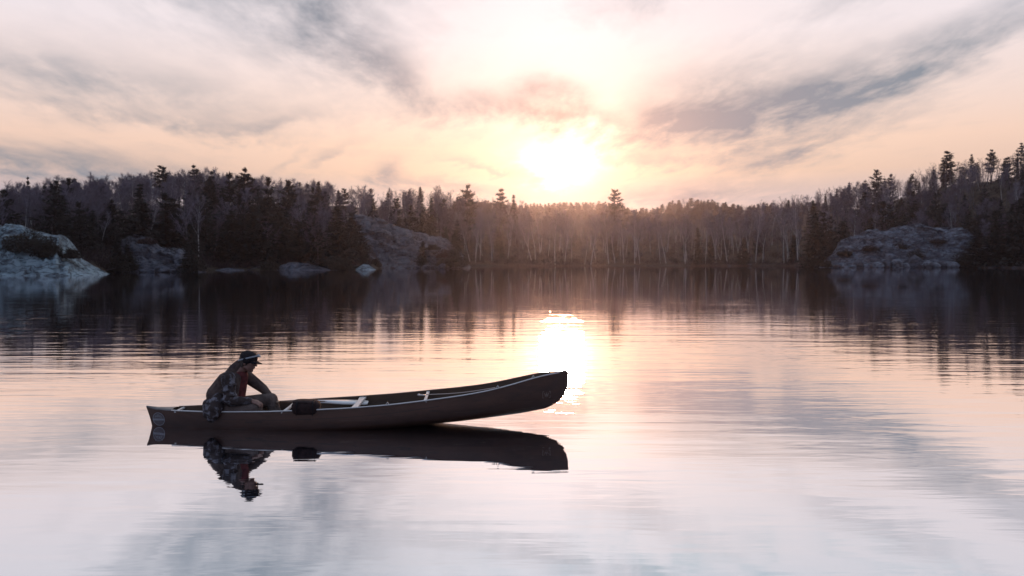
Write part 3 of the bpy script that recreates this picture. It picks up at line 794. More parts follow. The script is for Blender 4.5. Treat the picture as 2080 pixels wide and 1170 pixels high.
# birches along the water: (pixel x of the foot, row of the top, lean to the right in degrees, depth behind the shore, label)
BIRCH = [
    (317, 352, 2, 42, 'tall white forked birch on the left hillside under the round-headed pine', 1.0),
    (206, 430, 8, 22, 'short bright white birch stem above the cove on the left'),
    (385, 345, -6, 52, 'white birch below the domed pine, slanting left'),
    (934, 455, -7, 4, 'first birch right of the tilted rock face, leaning left'),
    (956, 440, -9, 4, 'birch leaning left beside the thickest stem of the left birch clump'),
    (966, 425, 1, 3, 'thickest upright birch in the clump right of the tilted rock face'),
    (975, 440, 7, 4, 'birch leaning right in the clump right of the tilted rock face'),
    (1000, 435, 0, 3, 'straight birch right of the left birch clump'),
    (1128, 428, -1, 2, 'upright pale birch just left of the sun glare on the shore'),
    (1146, 436, 2, 3, 'thinner birch right beside the upright one under the sun'),
    (1187, 480, 2, 2, 'short broken birch stub under the sun glare'),
    (1199, 436, 7, 1.5, 'birch curving right from the shore beside the broken stub'),
    (1237, 420, -1, 1.5, 'white fan-crowned birch, brightest on the middle shore'),
    (1250, 440, -8, 2.5, 'slim birch leaning left right behind the fan-crowned one'),
    (1266, 436, -4, 1.5, 'first birch right of the fan-crowned birch'),
    (1289, 428, -4, 1.5, 'second birch right of the fan-crowned birch, tall crown'),
    (1300, 440, -2, 2, 'thin straight birch close to the tall-crowned one'),
    (1353, 425, -11, 1.5, 'birch leaning well to the left on the middle shore'),
    (1341, 440, -10, 3, 'thin grey birch parallel to the strongly leaning one'),
    (1391, 430, -5, 1.5, 'white birch with a kinked stem left of the slender small spruce'),
    (1432, 430, -2, 4, 'faint birch just right of the slender small spruce'),
    (1455, 435, -7, 5, 'thin leaning birch between the two small spruces'),
    (1478, 425, -5, 5, 'faint birch left of the small dense spruce'),
    (1535, 420, 5, 8, 'pale birch right of the small dense spruce'),
    (1592, 420, -7, 6, 'white birch left of the dense dark hemlock'),
    (1621, 405, -3, 6, 'tall pale birch beside the dense dark hemlock'),
    (1605, 440, -9, 8, 'thin birch between the white one and the tall pale one'),
]
for b in BIRCH:
    u, yt, ln, d = b[:4]; D = shore(u) + d
    plant_top('birch', u, D, yt, b[4], lean=(ln, 0), wide=0.9)
# fallen pole on the shore
mb = MB(); D = 251
p0 = px2w(1438, 528, D); p1 = px2w(1470, 514, D)
mb.tube([p0 - p0, (p1 - p0) * 0.5 + Vector((0, 0, -0.3)), p1 - p0], [0.12, 0.09, 0.05], 6)
link('fallen_trunk', mb.mesh('fallen_trunk', BARK_GREY), label='thin fallen trunk slanting up from the shore between the small spruces', cat='fallen tree', loc=p0)

# the wood itself
ROCKS = [(-90, 215, 101, 120), (220, 395, 126, 143), (545, 695, 150, 162), (700, 945, 184, 216), (1665, 1975, 203, 216)]
def on_rock(u, D): return any(a < u < b and c < D < d for a, b, c, d in ROCKS)


def con_frac(u, d):
    f_ = interp([(-200, .5), (60, .45), (250, .30), (420, .5), (700, .6), (900, .45), (960, .16), (1100, .07), (1500, .08), (1640, .2), (1740, .4), (1880, .42), (1960, .35), (2100, .5)], u)
    if d > 45: f_ *= 0.35
    if 930 < u < 1640: f_ *= 0.6
    if u < 740 and d < 26: f_ = max(f_, 0.72)
    if u > 1960 and d < 25: f_ = 0.8
    return f_


cand = []
gr = random.Random(5)
for _ in range(60000):
    if len(cand) >= 1900: break
    u = gr.uniform(-230, 2310); d = 3 + 92 * gr.random() ** 0.85
    D = shore(u) + d
    if gr.random() > (D / 340.0) ** 1 * (1.25 if u > 1700 else 1): continue
    if on_rock(u, D): continue
    x = (u - 1040) / FPX * D
    kx, ky = int(x // 3.0), int(D // 3.0)
    cand.append((u, D, d, x))
seen_, keep = set(), []
for c in cand:
    k = (int(c[3] // 2.8), int(c[1] // 2.8))
    if k in seen_: continue
    seen_.add(k); keep.append(c)
items = []
for u, D, d, x in keep:
    con = gr.random() < con_frac(u, d)
    if con: kind = gr.choice(['hemlock', 'hemlock', 'spruce', 'pine', 'pine'] if d < 40 else ['hemlock', 'pine', 'pine', 'tallpine', 'spruce'])
    else: kind = 'birch' if gr.random() < (0.40 if 920 < u < 1700 and d < 45 else 0.12) else 'bare'
    H = gr.uniform(9.5, 13.5) if not con else gr.uniform(6.5, 13)
    lim = CAM_H + (HORIZON - skyl(u) - gr.uniform(-6, 16)) / FPX * D - ground(x, D)
    if d > 62: H = max(H, lim * gr.uniform(0.85, 1.0))
    H = min(H, lim, 17)
    if H < 3.5: continue
    items.append((H / D, kind, u, D, H, con))
items.sort(key=lambda a: -a[0])
PLACE = [(120, 'behind the pale slab'), (240, 'above the small left cove'), (400, 'above the cracked knoll'), (520, 'above the low flat rock'), (705, 'above the broad low rock'),
         (830, 'above the high end of the tilted rock'), (930, 'above the low end of the tilted rock'), (1060, 'around the left birch clump'), (1220, 'under the sun'),
         (1380, 'around the fan-crowned birch'), (1530, 'around the two small spruces'), (1665, 'left of the granite bluff'), (1820, 'above the bluff, left half'),
         (1980, 'above the bluff, right half'), (9999, 'right of the granite bluff')]
LOOK = {'bare': 'leafless grey-brown tree', 'birch': 'slim pale birch', 'spruce': 'dark pointed spruce', 'hemlock': 'dense dark conifer', 'pine': 'ragged dark pine', 'tallpine': 'high-crowned dark pine'}
KMAX = {'bare': 298, 'birch': 105, 'spruce': 60, 'hemlock': 120, 'pine': 110, 'tallpine': 50}
cnt = {k: 0 for k in KMAX}; rest = []
for sz, kind, u, D, H, con in items:
    inside = -30 < u < 2110
    if inside and cnt[kind] < KMAX[kind]:
        cnt[kind] += 1; w = [t for a, t in PLACE if u < a][0]; d = D - shore(u)
        row = 'by the water' if d < 18 else 'halfway up' if d < 48 else 'against the sky'
        size = 'small' if H < 8 else 'tall' if H > 12.3 else 'middling'
        plural = {'bare': 'bare trees', 'birch': 'birches', 'spruce': 'spruces', 'hemlock': 'dense conifers', 'pine': 'pines', 'tallpine': 'tall pines'}[kind]
        plant(kind, u, D, H, size + ' ' + LOOK[kind] + ' ' + row + ' ' + w, group=size + ' ' + plural + ' ' + row + ' ' + w, lean=(gr.gauss(0, 2.5), gr.gauss(0, 2)), wide=gr.uniform(0.85, 1.2) * (1.45 if con and kind != 'tallpine' and d < 30 and (u < 740 or u > 1660) else 1.0))
    else: rest.append((kind, u, D, H))

# what is left of the wood, and the far ridge, as masses
def mass(name, lst, kinds, mats, label, low, fat=1.0):
    acc = {}
    for kind, u, D, H in lst:
        T, C = low[kind][gr.randrange(len(low[kind]))]
        x = (u - 1040) / FPX * D; z = ground(x, D) - 0.2
        a = gr.uniform(0, 6.28); c, s_ = math.cos(a), math.sin(a)
        Rm_ = np.array([[c, -s_, 0], [s_, c, 0], [0, 0, 1]])
        for part, m in ((T, 'T'), (C, 'C')):
            v, f = part
            key = kinds[kind][0 if m == 'T' else 1]
            acc.setdefault(key, [[], [], 0])
            A = acc[key]; A[0].append(v @ Rm_.T * np.array([H * fat, H * fat, H]) + np.array([x, D, z])); A[1].append(f + A[2]); A[2] += len(v)
    vs, fs, mi, off = [], [], [], 0
    keys = list(acc)
    for i, k in enumerate(keys):
        v = np.concatenate(acc[k][0]); f = np.concatenate(acc[k][1]); vs.append(v); fs.append(f + off); off += len(v); mi.append(np.full(len(f), i))
    me = mesh_np(name, np.concatenate(vs), np.concatenate(fs))
    for k in keys: me.materials.append(mats[k])
    me.polygons.foreach_set('material_index', np.concatenate(mi).astype(np.int32))
    return link(name, me, label=label, kind='stuff')


def unit(T, C, H): return tuple((v / H, f) for v, f in (T.arr(), C.arr()))
LOW = {'bare': [unit(*bare_tree(500 + i, 12, 'bare', 0.55), 12) for i in range(4)], 'birch': [unit(*bare_tree(520 + i, 13, 'birch', 0.55), 13) for i in range(2)],
       'spruce': [unit(*conifer(540 + i, 12, 'spruce', 0.3), 12) for i in range(3)], 'hemlock': [unit(*conifer(550 + i, 12, 'hemlock', 0.35), 12) for i in range(3)],
       'pine': [unit(*conifer(560 + i, 14, 'pine', 0.35), 14) for i in range(3)], 'tallpine': [unit(*conifer(570 + i, 16, 'tallpine', 0.35), 16) for i in range(2)]}
KM = {'bare': ('g', 't'), 'birch': ('w', 'b'), 'spruce': ('d', 'n'), 'hemlock': ('d', 'n'), 'pine': ('d', 'p'), 'tallpine': ('d', 'p')}
MM = {'g': BARK_GREY, 't': TWIG, 'w': BARK_WHITE, 'b': TWIG_BIRCH, 'd': BARK_DARK, 'n': NEEDLE, 'p': NEEDLE_PINE}
mass('woodland', rest, KM, MM, 'mixed bare and evergreen woodland filling the slopes behind the shore', LOW)
far_ = []
for _ in range(1100):
    u = gr.uniform(930, 1700); D = gr.uniform(500, 660)
    k = 'pine' if gr.random() < 0.4 else ('hemlock' if gr.random() < 0.2 else 'bare')
    far_.append((k, u, D, gr.uniform(4.5, 7.5)))
tiny = {'bare': [unit(*bare_tree(600 + i, 12, 'bare', 0.4), 12) for i in range(2)], 'hemlock': [unit(*conifer(610, 12, 'hemlock', 0.18), 12)], 'pine': [unit(*conifer(611, 14, 'pine', 0.18), 14)]}
mass('ridge_woodland', far_, KM, MM, 'dark distant woodland on the low ridge under and right of the sun', tiny, 1.7)

# undergrowth: twiggy brush on the forest floor and on the rocks
g = np.random.RandomState(9); brush = NP()
P0, P1 = [], []
for _ in range(2600):
    u = g.uniform(-150, 2230); d = 1.5 + 70 * g.uniform() ** 1.5; D = shore(u) + d
    if on_rock(u, D): continue
    x = (u - 1040) / FPX * D; z = ground(x, D); s_ = g.uniform(0.8, 2.3)
    n_ = 26
    b0 = np.array([x, D, z]) + g.normal(size=(n_, 3)) * np.array([s_ * .45, s_ * .45, 0.1]); b0[:, 2] = z + g.uniform(0, s_ * 0.5, n_)
    dd_ = g.normal(size=(n_, 3)) * 0.5; dd_[:, 2] = g.uniform(0.3, 1.1, n_)
    P0.append(b0); P1.append(b0 + dd_ * s_)
P0 = np.concatenate(P0); P1 = np.concatenate(P1)
brush.slivers(P0, P1, g.uniform(0.03, 0.075, len(P0)), g)
link('undergrowth', brush.mesh('undergrowth', foliage_mat('brush_twigs', (0.075, 0.05, 0.05), (0.035, 0.022, 0.022))), label='dark leafless brush between the trunks on the forest floor', kind='stuff')

# dry grass along the water
gs = NP(); P0, P1 = [], []
for _ in range(34000):
    u = g.uniform(925, 1672) if g.uniform() < 0.8 else g.uniform(1965, 2200)
    D = shore(u) + g.uniform(-0.6, 4.5); x = (u - 1040) / FPX * D
    z = max(ground(x, D), -0.1); h_ = g.uniform(0.25, 0.75)
    P0.append((x, D, z)); P1.append((x + g.normal() * 0.15, D + g.normal() * 0.15, z + h_))
gs.slivers(P0, P1, g.uniform(0.02, 0.05, len(P0)), g)
link('shore_grass', gs.mesh('shore_grass', foliage_mat('dry_grass', (0.22, 0.16, 0.135), (0.10, 0.07, 0.06))), label='strip of dry brown grass along the water edge', kind='stuff')


# bushes one can tell apart
def bush(u, D, z, rx, rz, m, label, seed, n_=2600):
    g_ = np.random.RandomState(seed); b_ = NP()
    q = g_.normal(size=(n_, 3)); q /= np.linalg.norm(q, axis=1)[:, None]; q *= (g_.uniform(size=n_) ** 0.4)[:, None]
    lump = 1 + 0.25 * np.sin(q[:, 0] * 5 + seed) * np.cos(q[:, 2] * 6)
    q = q * lump[:, None] * np.array([rx, rx * 0.8, rz]); q[:, 2] = np.abs(q[:, 2])
    b_.leaves(q, 0.14, g_, 0.2)
    tw = q[:: 6]; b_.slivers(tw * 0.2, tw * 1.1, np.full(len(tw), 0.015), g_)
    x = (u - 1040) / FPX * D
    link('shrub', b_.mesh('shrub', m), label=label, cat='shrub', loc=(x, D, z))


BUSHM = foliage_mat('juniper', (0.035, 0.030, 0.024), (0.06, 0.045, 0.036))
RUSTM = foliage_mat('rust_brush', (0.065, 0.038, 0.036), (0.045, 0.028, 0.026))
bush(60, 105.5, 2.9, 3.3, 2.7, BUSHM, 'wide dark juniper lying over the top of the pale slab', 1, 7000)
bush(28, 109, 4.0, 2.2, 1.2, BUSHM, 'smaller dark juniper at the crest of the pale slab', 2, 2600)
bush(808, 200, 5.4, 2.6, 1.2, RUSTM, 'reddish low bush in a hollow of the tilted rock face', 3)
bush(788, 196, 3.6, 1.6, 0.9, BUSHM, 'dark small bush under the reddish one on the tilted rock face', 4)
bush(762, 187, 0.3, 1.6, 2.2, BUSHM, 'dark bush at the waterline left of the tilted rock face boulders', 5)
bush(262, 128.6, 0.4, 1.6, 2.4, BUSHM, 'dark bush at the water in front of the cracked knoll', 6)
bush(1822, 209, 4.6, 2.8, 1.6, BUSHM, 'dark bush in the cleft of the right granite bluff', 7)
bush(1715, 207.5, 3.0, 2.0, 1.3, BUSHM, 'dark bush on the left shoulder of the right granite bluff', 8)
bush(1905, 210, 6.2, 2.2, 1.0, RUSTM, 'brownish bush on the ledge of the right granite bluff', 9)
bush(146, 106, 2.2, 1.3, 1.3, BUSHM, 'dark low juniper on the sloping shoulder of the pale slab', 10, 1500)
bush(235, 127, 0.2, 2.2, 3.0, BUSHM, 'dark bush at the left foot of the cracked knoll', 11)
bush(392, 130, 0.2, 2.4, 2.4, BUSHM, 'dark bush at the right foot of the cracked knoll', 12)
bush(300, 131, 4.6, 1.6, 0.8, RUSTM, 'brownish brush near the crest of the cracked knoll', 13)
bush(548, 153, 0.1, 1.8, 1.5, BUSHM, 'dark bush left of the broad low rock', 14)
bush(690, 153.5, 0.1, 2.6, 2.6, BUSHM, 'dark bush right of the broad low rock', 15)
bush(905, 190, 2.4, 3.0, 2.2, RUSTM, 'reddish brush at the low end of the tilted rock face', 16, 2200)
bush(935, 192, 0.5, 3.2, 2.6, BUSHM, 'dark bush between the tilted rock face and the birch clump', 17, 2200)
bush(840, 203, 6.6, 2.6, 1.2, RUSTM, 'reddish patch of brush on the upper slope of the tilted rock face', 18)
bush(1768, 208, 4.2, 2.6, 1.6, RUSTM, 'brown brush on the left half of the granite bluff', 19, 1800)
bush(1860, 207, 2.6, 2.6, 1.8, BUSHM, 'dark juniper low in the middle of the granite bluff', 20, 1800)
bush(1955, 205, 0.4, 2.6, 3.4, BUSHM, 'dark bush at the right foot of the granite bluff', 21, 2200)
bush(1678, 206, 0.2, 1.6, 1.8, BUSHM, 'dark bush at the left foot of the granite bluff', 22, 1800)
bush(900, 188.5, 0.1, 3.0, 2.6, BUSHM, 'dark bush in front of the right end of the tilted rock face', 23, 2200)
bush(880, 196, 4.4, 2.0, 1.4, BUSHM, 'small dark bush on the lower right part of the tilted rock face', 24)
# dead wood along the water
for i, (u, dd, L, up, tilt) in enumerate([(1075, -1, 4, 0.5, 8), (1165, -0.5, 3, 0.3, -20), (1330, -1.5, 5, 0.9, 14), (1560, -1, 4.5, 0.8, -12), (1625, -0.5, 3, 0.6, 25), (520, -1, 4, 1.0, 18),
                                          (405, -0.8, 4, 1.2, -22), (710, -1, 5, 1.1, -14), (2030, -1, 5, 0.9, 12), (218, -1, 3.5, 0.8, 30)]):
    D = shore(u) + dd; mb = MB(); a = R(tilt)
    mb.tube([(-L / 2 * math.cos(a), 0.6, 0.05), (0, 0, up * .5 + 0.05), (L / 2 * math.cos(a), -0.5, up)], [0.11, 0.08, 0.03], 6)
    mb.tube([(0, 0, up * .5), (0.3, 0.1, up * .5 + 0.7)], [0.04, 0.01], 5); mb.tube([(L * .25, -.2, up * .75), (L * .3, -.3, up * .75 + 0.6)], [0.03, 0.008], 5)
    link('driftwood', mb.mesh('driftwood', BARK_GREY), label='dead branched log lying at the water edge ' + ['left under the sun', 'right under the sun', 'in front of the leaning birches', 'between the small spruce and the bluff',
         'at the left foot of the bluff', 'between the two low rocks', 'right of the cracked knoll', 'beside the small pointed rock', 'right of the bluff', 'in the small left cove'][i], cat='driftwood', loc=((u - 1040) / FPX * D, D, -0.05))
bush(98, 104.8, 2.4, 1.8, 2.0, BUSHM, 'dark juniper at the right end of the wide one on the pale slab', 25, 4000)
# ------------------------------------------------------------------ canoe
LEN = 5.195
CAN_A = math.atan2(0.24, 5.187)
HULL = mat('canoe_hull', (0.090, 0.043, 0.031), 0.42, spec=0.3, noise=(1.6, 0.35, 0.7, (1, 4, 5)), col2=(0.066, 0.033, 0.025), bump=(60, 0.08, 0.002))
def scuffs(m, col, lo, hi, sc, amt):
    t = m.node_tree; b = t.nodes['Principled BSDF']; src = b.inputs['Base Color'].links[0].from_socket
    co = [n for n in t.nodes if n.type == 'TEX_COORD'][0]
    mp = t.nodes.new('ShaderNodeMapping'); mp.inputs['Scale'].default_value = sc
    n = t.nodes.new('ShaderNodeTexNoise'); n.inputs['Scale'].default_value = 1; n.inputs['Detail'].default_value = 8; n.inputs['Roughness'].default_value = 0.75
    t.links.new(co.outputs['Object'], mp.inputs[0]); t.links.new(mp.outputs[0], n.inputs['Vector'])
    mr = t.nodes.new('ShaderNodeMapRange'); mr.inputs[1].default_value = lo; mr.inputs[2].default_value = hi; mr.inputs[4].default_value = amt
    t.links.new(n.outputs[0], mr.inputs[0])
    mx = t.nodes.new('ShaderNodeMix'); mx.data_type = 'RGBA'; mx.inputs[7].default_value = (*col, 1)
    t.links.new(mr.outputs[0], mx.inputs[0]); t.links.new(src, mx.inputs[6]); t.links.new(mx.outputs[2], b.inputs['Base Color'])
scuffs(HULL, (0.22, 0.16, 0.13), 0.58, 0.72, (1.2, 3, 30), 0.55)
scuffs(HULL, (0.03, 0.018, 0.014), 0.5, 0.75, (3, 3, 9), 0.6)
HULL_IN = mat('canoe_inside', (0.10, 0.062, 0.040), 0.6, noise=(3, 0.35, 0.7, (1, 3, 3)), col2=(0.07, 0.042, 0.03), bump=(40, 0.15, 0.002))
RAIL = mat('gunwale_trim', (0.66, 0.62, 0.61), 0.3, spec=0.7, noise=(6, 0.45, 0.65, (0.4, 3, 3)), col2=(0.62, 0.57, 0.55))
RAIL_SHADED = mat('shaded_gunwale_trim', (0.20, 0.13, 0.10), 0.5, noise=(6, 0.4, 0.65), col2=(0.13, 0.08, 0.06))  # far rail's copy of the trim, with its shade put into the colour
PALE = mat('pale_wood', (0.60, 0.57, 0.56), 0.35, noise=(8, 0.4, 0.7, (3, 0.4, 3)), col2=(0.48, 0.44, 0.42))
DECKM = mat('deck_plate', (0.13, 0.11, 0.11), 0.4, noise=(9, 0.4, 0.7), col2=(0.09, 0.075, 0.075))
ZG = [(0, .234), (.17, .210), (.45, .207), (.84, .207), (1.57, .225), (2.5, .268), (3.0, .302), (3.43, .346), (3.85, .392), (4.18, .440), (4.5, .512), (4.78, .585), (5.0, .622), (5.195, .640)]
ZK = [(0, -.075), (.3, -.125), (.8, -.150), (1.5, -.130), (2.5, -.072), (3.2, -.026), (3.56, .000), (4.0, .030), (4.24, .050), (4.73, .100), (4.95, .128), (5.195, .175)]


def smooth_tab(tab, x):
    w = 0.16; return sum(interp(tab, x + k * w / 2) * c for k, c in ((-2, .1), (-1, .22), (0, .36), (1, .22), (2, .1))) if 0.16 < x < LEN - 0.16 else interp(tab, x)


def hull_pt(s, th, side):
    """s 0..1 stern to bow, th 0 keel .. 1 gunwale, side -1 (towards the camera) or 1"""
    X = s * LEN
    zg, zk = smooth_tab(ZG, X), smooth_tab(ZK, X)
    b = 0.43 * max(math.sin(math.pi * min(max((s - 0.004) / 0.992, 0), 1)), 0) ** 0.78 + 0.008
    mid = math.sin(math.pi * s) ** 0.6
    n_ = 1.35 + 1.45 * mid
    a = th * math.pi / 2
    y = b * math.sin(a) ** (2 / n_) * (1 - 0.05 * th ** 6 * mid + 0.04 * math.sin(math.pi * min(th * 1.05, 1)) * mid)
    h = 1 - max(math.cos(a), 0) ** (2 / n_)
    z = zk + (zg - zk) * h
    xs_ = 0.075 * (1 - h) + 0.01 * math.sin(math.pi * h)
    xb = LEN - 0.27 * (1 - h) ** 4.2 - 0.02 * (1 - h)
    x = xs_ + (xb - xs_) * s
    return Vector((x, side * y, z))


canoe = link('canoe', None, label='long dark brown canoe riding bow-high on the still water with one paddler', cat='canoe', loc=(-4.48, 9.9, 0))
canoe.rotation_euler = (0, 0, CAN_A)
NS, NT = 90, 14
def hull_mesh(side0, inset):
    v, f = [], []
    cols = [(-1, 1 - k / NT) for k in range(NT)] + [(1, k / NT) for k in range(NT + 1)]
    for i in range(NS + 1):
        for sd, th in cols:
            p = hull_pt(i / NS, th, sd)
            if inset: p.y -= math.copysign(min(abs(p.y), inset), p.y) ; p.z += inset * (1 - th)
            v.append(p)
    m_ = len(cols)
    for i in range(NS):
        for j in range(m_ - 1):
            q = (i * m_ + j, (i + 1) * m_ + j, (i + 1) * m_ + j + 1, i * m_ + j + 1)
            f.append(q if not inset else q[::-1])
    return v, f, m_
v, f, m_ = hull_mesh(0, 0)
hull_me = mesh_np('hull', v, f, HULL, True)
link('hull', hull_me, canoe)
v2, f2, _ = hull_mesh(0, 0.009)
link('inner_skin', mesh_np('inner_skin', v2, f2, HULL_IN, True), canoe)
BVH = BVHTree.FromPolygons(v, f)
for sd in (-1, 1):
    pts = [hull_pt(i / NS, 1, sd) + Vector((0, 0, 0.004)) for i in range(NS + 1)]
    gm = MB(); gm.tube(pts[6:-2], 0.0092, 8, True, (1.0, 0.85)); link('gunwale', gm.mesh('gunwale', RAIL if sd < 0 else RAIL_SHADED), canoe)


def deck(s0, s1, m):
    v, f = [], []; k = 10
    for i in range(k + 1):
        s = s0 + (s1 - s0) * i / k
        a, b = hull_pt(s, 1, -1), hull_pt(s, 1, 1)
        for t in (0, .25, .5, .75, 1): p = a.lerp(b, t); v.append((p.x, p.y, p.z + 0.005 + 0.012 * math.sin(math.pi * t)))
        for t in (0, 1): p = a.lerp(b, t); v.append((p.x, p.y * 1.03, p.z - 0.002))
    for i in range(k):
        o = i * 7; q = o + 7
        for t in range(4): f.append((o + t, q + t, q + t + 1, o + t + 1))
        f.append((o + 5, q + 5, q, o)); f.append((o + 4, q + 4, q + 6, o + 6))
    link('deck_plate', mesh_np('deck_plate', v, f, m, True), canoe)
deck(0.0, 0.066, DECKM); deck(0.955, 0.996, HULL)


def thwart(x, w, th_, m=PALE, name='thwart', dz_=-0.004, bow=0.0):
    s = x / LEN; a, b = hull_pt(s, 1, -1), hull_pt(s, 1, 1)
    bm = MB(); k = 10; v = []; f = []
    for i in range(k + 1):
        t = i / k; p = a.lerp(b, t); ww = w * (0.75 + 0.25 * abs(2 * t - 1) ** 2) / 2
        for dx_, dzz in ((-ww, -th_), (ww, -th_), (ww, 0), (-ww, 0)): v.append((x + dx_ + bow * math.sin(math.pi * t), p.y, p.z + dzz + dz_))
    for i in range(k):
        for j in range(4): f.append((i * 4 + j, (i + 1) * 4 + j, (i + 1) * 4 + (j + 1) % 4, i * 4 + (j + 1) % 4))
    f += [(3, 2, 1, 0), (k * 4, k * 4 + 1, k * 4 + 2, k * 4 + 3)]
    o = link(name, mesh_np(name, v, f, m, False), canoe)
    for p in (a, b):
        bl = MB(); bl.ell((x, p.y * 0.93, p.z + dz_ + 0.002), (0.007, 0.007, 0.004), nu=8, nv=6); link('bolt', bl.mesh('bolt', RAIL), o)
    return o
thwart(0.40, 0.035, 0.018)
thwart(1.74, 0.045, 0.02)
thwart(2.58, 0.085, 0.024, name='yoke')
thwart(3.42, 0.042, 0.02)
# stern seat under the paddler
s = 1.02 / LEN; a, b = hull_pt(s, 1, -1), hull_pt(s, 1, 1)
st = MB()
for xx in (0.90, 1.14): st.box((xx, 0, 0.115), (0.035, 0.46, 0.022))
for k in range(7): st.box((1.02, -0.15 + k * 0.05, 0.118), (0.21, 0.034, 0.006))
so = link('seat', st.mesh('seat', PALE, False), canoe)
for xx in (0.90, 1.14):
    for yy in (-0.21, 0.21):
        hg = MB(); hg.tube([(xx, yy, 0.12), (xx, yy * 1.05, 0.20)], 0.006, 6); link('hanger', hg.mesh('hanger', RAIL), so)
# painter line from the bow thwart to the rail, with its cleat and a small ring
cl = MB(); p = hull_pt(3.42 / LEN, 1, -1).lerp(hull_pt(3.42 / LEN, 1, 1), 0.45)
cl.box((p.x - 0.05, p.y, p.z + 0.014), (0.085, 0.03, 0.016)); cl.ell((p.x - 0.09, p.y, p.z + 0.018), (0.022, 0.018, 0.014), nu=10, nv=6)
link('cleat', cl.mesh('cleat', PALE), canoe)
q = hull_pt(4.27 / LEN, 1, -1)
pts = [Vector(p).lerp(q, t) + Vector((0, 0, 0.02 - 0.02 * math.sin(math.pi * t))) for t in np.linspace(0, 1, 14)]
ro = MB(); ro.tube(pts, 0.006, 6); link('painter_line', ro.mesh('painter_line', mat('rope', (0.42, 0.36, 0.33), 0.8)), canoe)
for X in (4.74, 2.98, 4.3):
    p = hull_pt(X / LEN, 1, -1); cc = MB(); cc.tube([(p.x - 0.02, p.y, p.z + 0.01), (p.x, p.y, p.z + 0.035), (p.x + 0.02, p.y, p.z + 0.01)], [0.005, 0.008, 0.005], 6)
    link('line_guide', cc.mesh('line_guide', PALE), canoe)


# flat marks laid on the side of the hull
def on_hull(x, z, off):
    hit = BVH.ray_cast(Vector((x, -3, z)), Vector((0, 1, 0)))
    y = hit[0].y if hit[0] is not None else -0.05
    return (x, y - off, z)
def decal(name, polys, m, off=0.002, parent=None):
    v, f = [], []
    for poly in polys:
        o = len(v); v += [on_hull(x, z, off) for x, z in poly]; f.append(tuple(range(o, len(v))))
    return link(name, mesh_np(name, v, f, m), parent or canoe)
def ring(cx, cz, r0, r1, n=28, sq=1.0):
    out = []
    for k in range(n):
        a, b = 2 * math.pi * k / n, 2 * math.pi * (k + 1) / n
        out.append([(cx + r0 * math.cos(a), cz + sq * r0 * math.sin(a)), (cx + r0 * math.cos(b), cz + sq * r0 * math.sin(b)), (cx + r1 * math.cos(b), cz + sq * r1 * math.sin(b)), (cx + r1 * math.cos(a), cz + sq * r1 * math.sin(a))])
    return out
def strip(pts, w):
    out = []
    for (x0, z0), (x1, z1) in zip(pts[:-1], pts[1:]):
        L = math.hypot(x1 - x0, z1 - z0) or 1; nx_, nz_ = -(z1 - z0) / L * w / 2, (x1 - x0) / L * w / 2
        out.append([(x0 + nx_, z0 + nz_), (x0 - nx_, z0 - nz_), (x1 - nx_, z1 - nz_), (x1 + nx_, z1 + nz_)])
    return out


STK = mat('sticker_print', (0.30, 0.30, 0.34), 0.5); STK2 = mat('sticker_ground', (0.11, 0.085, 0.09), 0.5)
sx, sz, sr = 0.165, 0.093, 0.083
base = decal('round_sticker', [[(sx, sz), (sx + sr * math.cos(a), sz + sr * math.sin(a)), (sx + sr * math.cos(b_), sz + sr * math.sin(b_))] for a, b_ in [(2 * math.pi * k / 28, 2 * math.pi * (k + 1) / 28) for k in range(28)]], STK2, 0.0015)
decal('sticker_rim', ring(sx, sz, sr - 0.006, sr), STK, 0.003, base)
bandp = []
for k in range(10):
    xa = sx - 0.076 + 0.152 * k / 10; xb_ = xa + 0.152 / 10
    fz = lambda X: sz - 0.006 + 0.012 * math.sin((X - sx) * 18) * 0.3
    bandp.append([(xa, fz(xa) - 0.011), (xb_, fz(xb_) - 0.011), (xb_, fz(xb_) + 0.011), (xa, fz(xa) + 0.011)])
decal('sticker_band', bandp, STK, 0.003, base)
decal('sticker_letters', [p_ for k in range(8) for p_ in strip([(sx - 0.058 + k * 0.0165, sz - 0.012), (sx - 0.055 + k * 0.0165 + (0.006 if k % 2 else -0.001), sz + 0.000)], 0.003)], STK2, 0.0042, base)
decal('sticker_peaks', strip([(sx - .050, sz + .018), (sx - .034, sz + .040), (sx - .022, sz + .030), (sx - .004, sz + .058), (sx + .012, sz + .036), (sx + .026, sz + .046), (sx + .050, sz + .018)], 0.005) + strip([(sx - .02, sz + .024), (sx + .0, sz + .034), (sx + .03, sz + .022)], 0.004), STK, 0.003, base)
ex, ez = 4.91, 0.36
EM = mat('emblem_print', (0.22, 0.16, 0.14), 0.5)
decal('bow_emblem', strip([(ex - .030, ez + .042), (ex - .048, ez + .042), (ex - .048, ez - .040), (ex - .030, ez - .040)], 0.006) + strip([(ex + .030, ez + .042), (ex + .048, ez + .042), (ex + .048, ez - .040), (ex + .030, ez - .040)], 0.006)
      + strip([(ex - .026, ez + .024), (ex - .014, ez - .024), (ex, ez + .016), (ex + .014, ez - .024), (ex + .026, ez + .024)], 0.007) + strip([(ex, ez + .036), (ex, ez - .034)], 0.004) + strip([(ex - .022, ez + .004), (ex + .022, ez + .004)], 0.004), EM, 0.002)
INK = mat('dark_ink', (0.022, 0.014, 0.012), 0.6)
def scribble(x0, z0, w, h_, n_, seed):
    rr = random.Random(seed); out = []
    for k in range(n_):
        x = x0 + w * k / n_; out += strip([(x, z0), (x + w / n_ * 0.45, z0 + h_ * rr.uniform(.6, 1)), (x + w / n_ * 0.8, z0 + rr.uniform(0, .3) * h_)], 0.005)
    return out
decal('hull_lettering', scribble(1.28, 0.088, 0.21, 0.026, 9, 3), INK, 0.002)
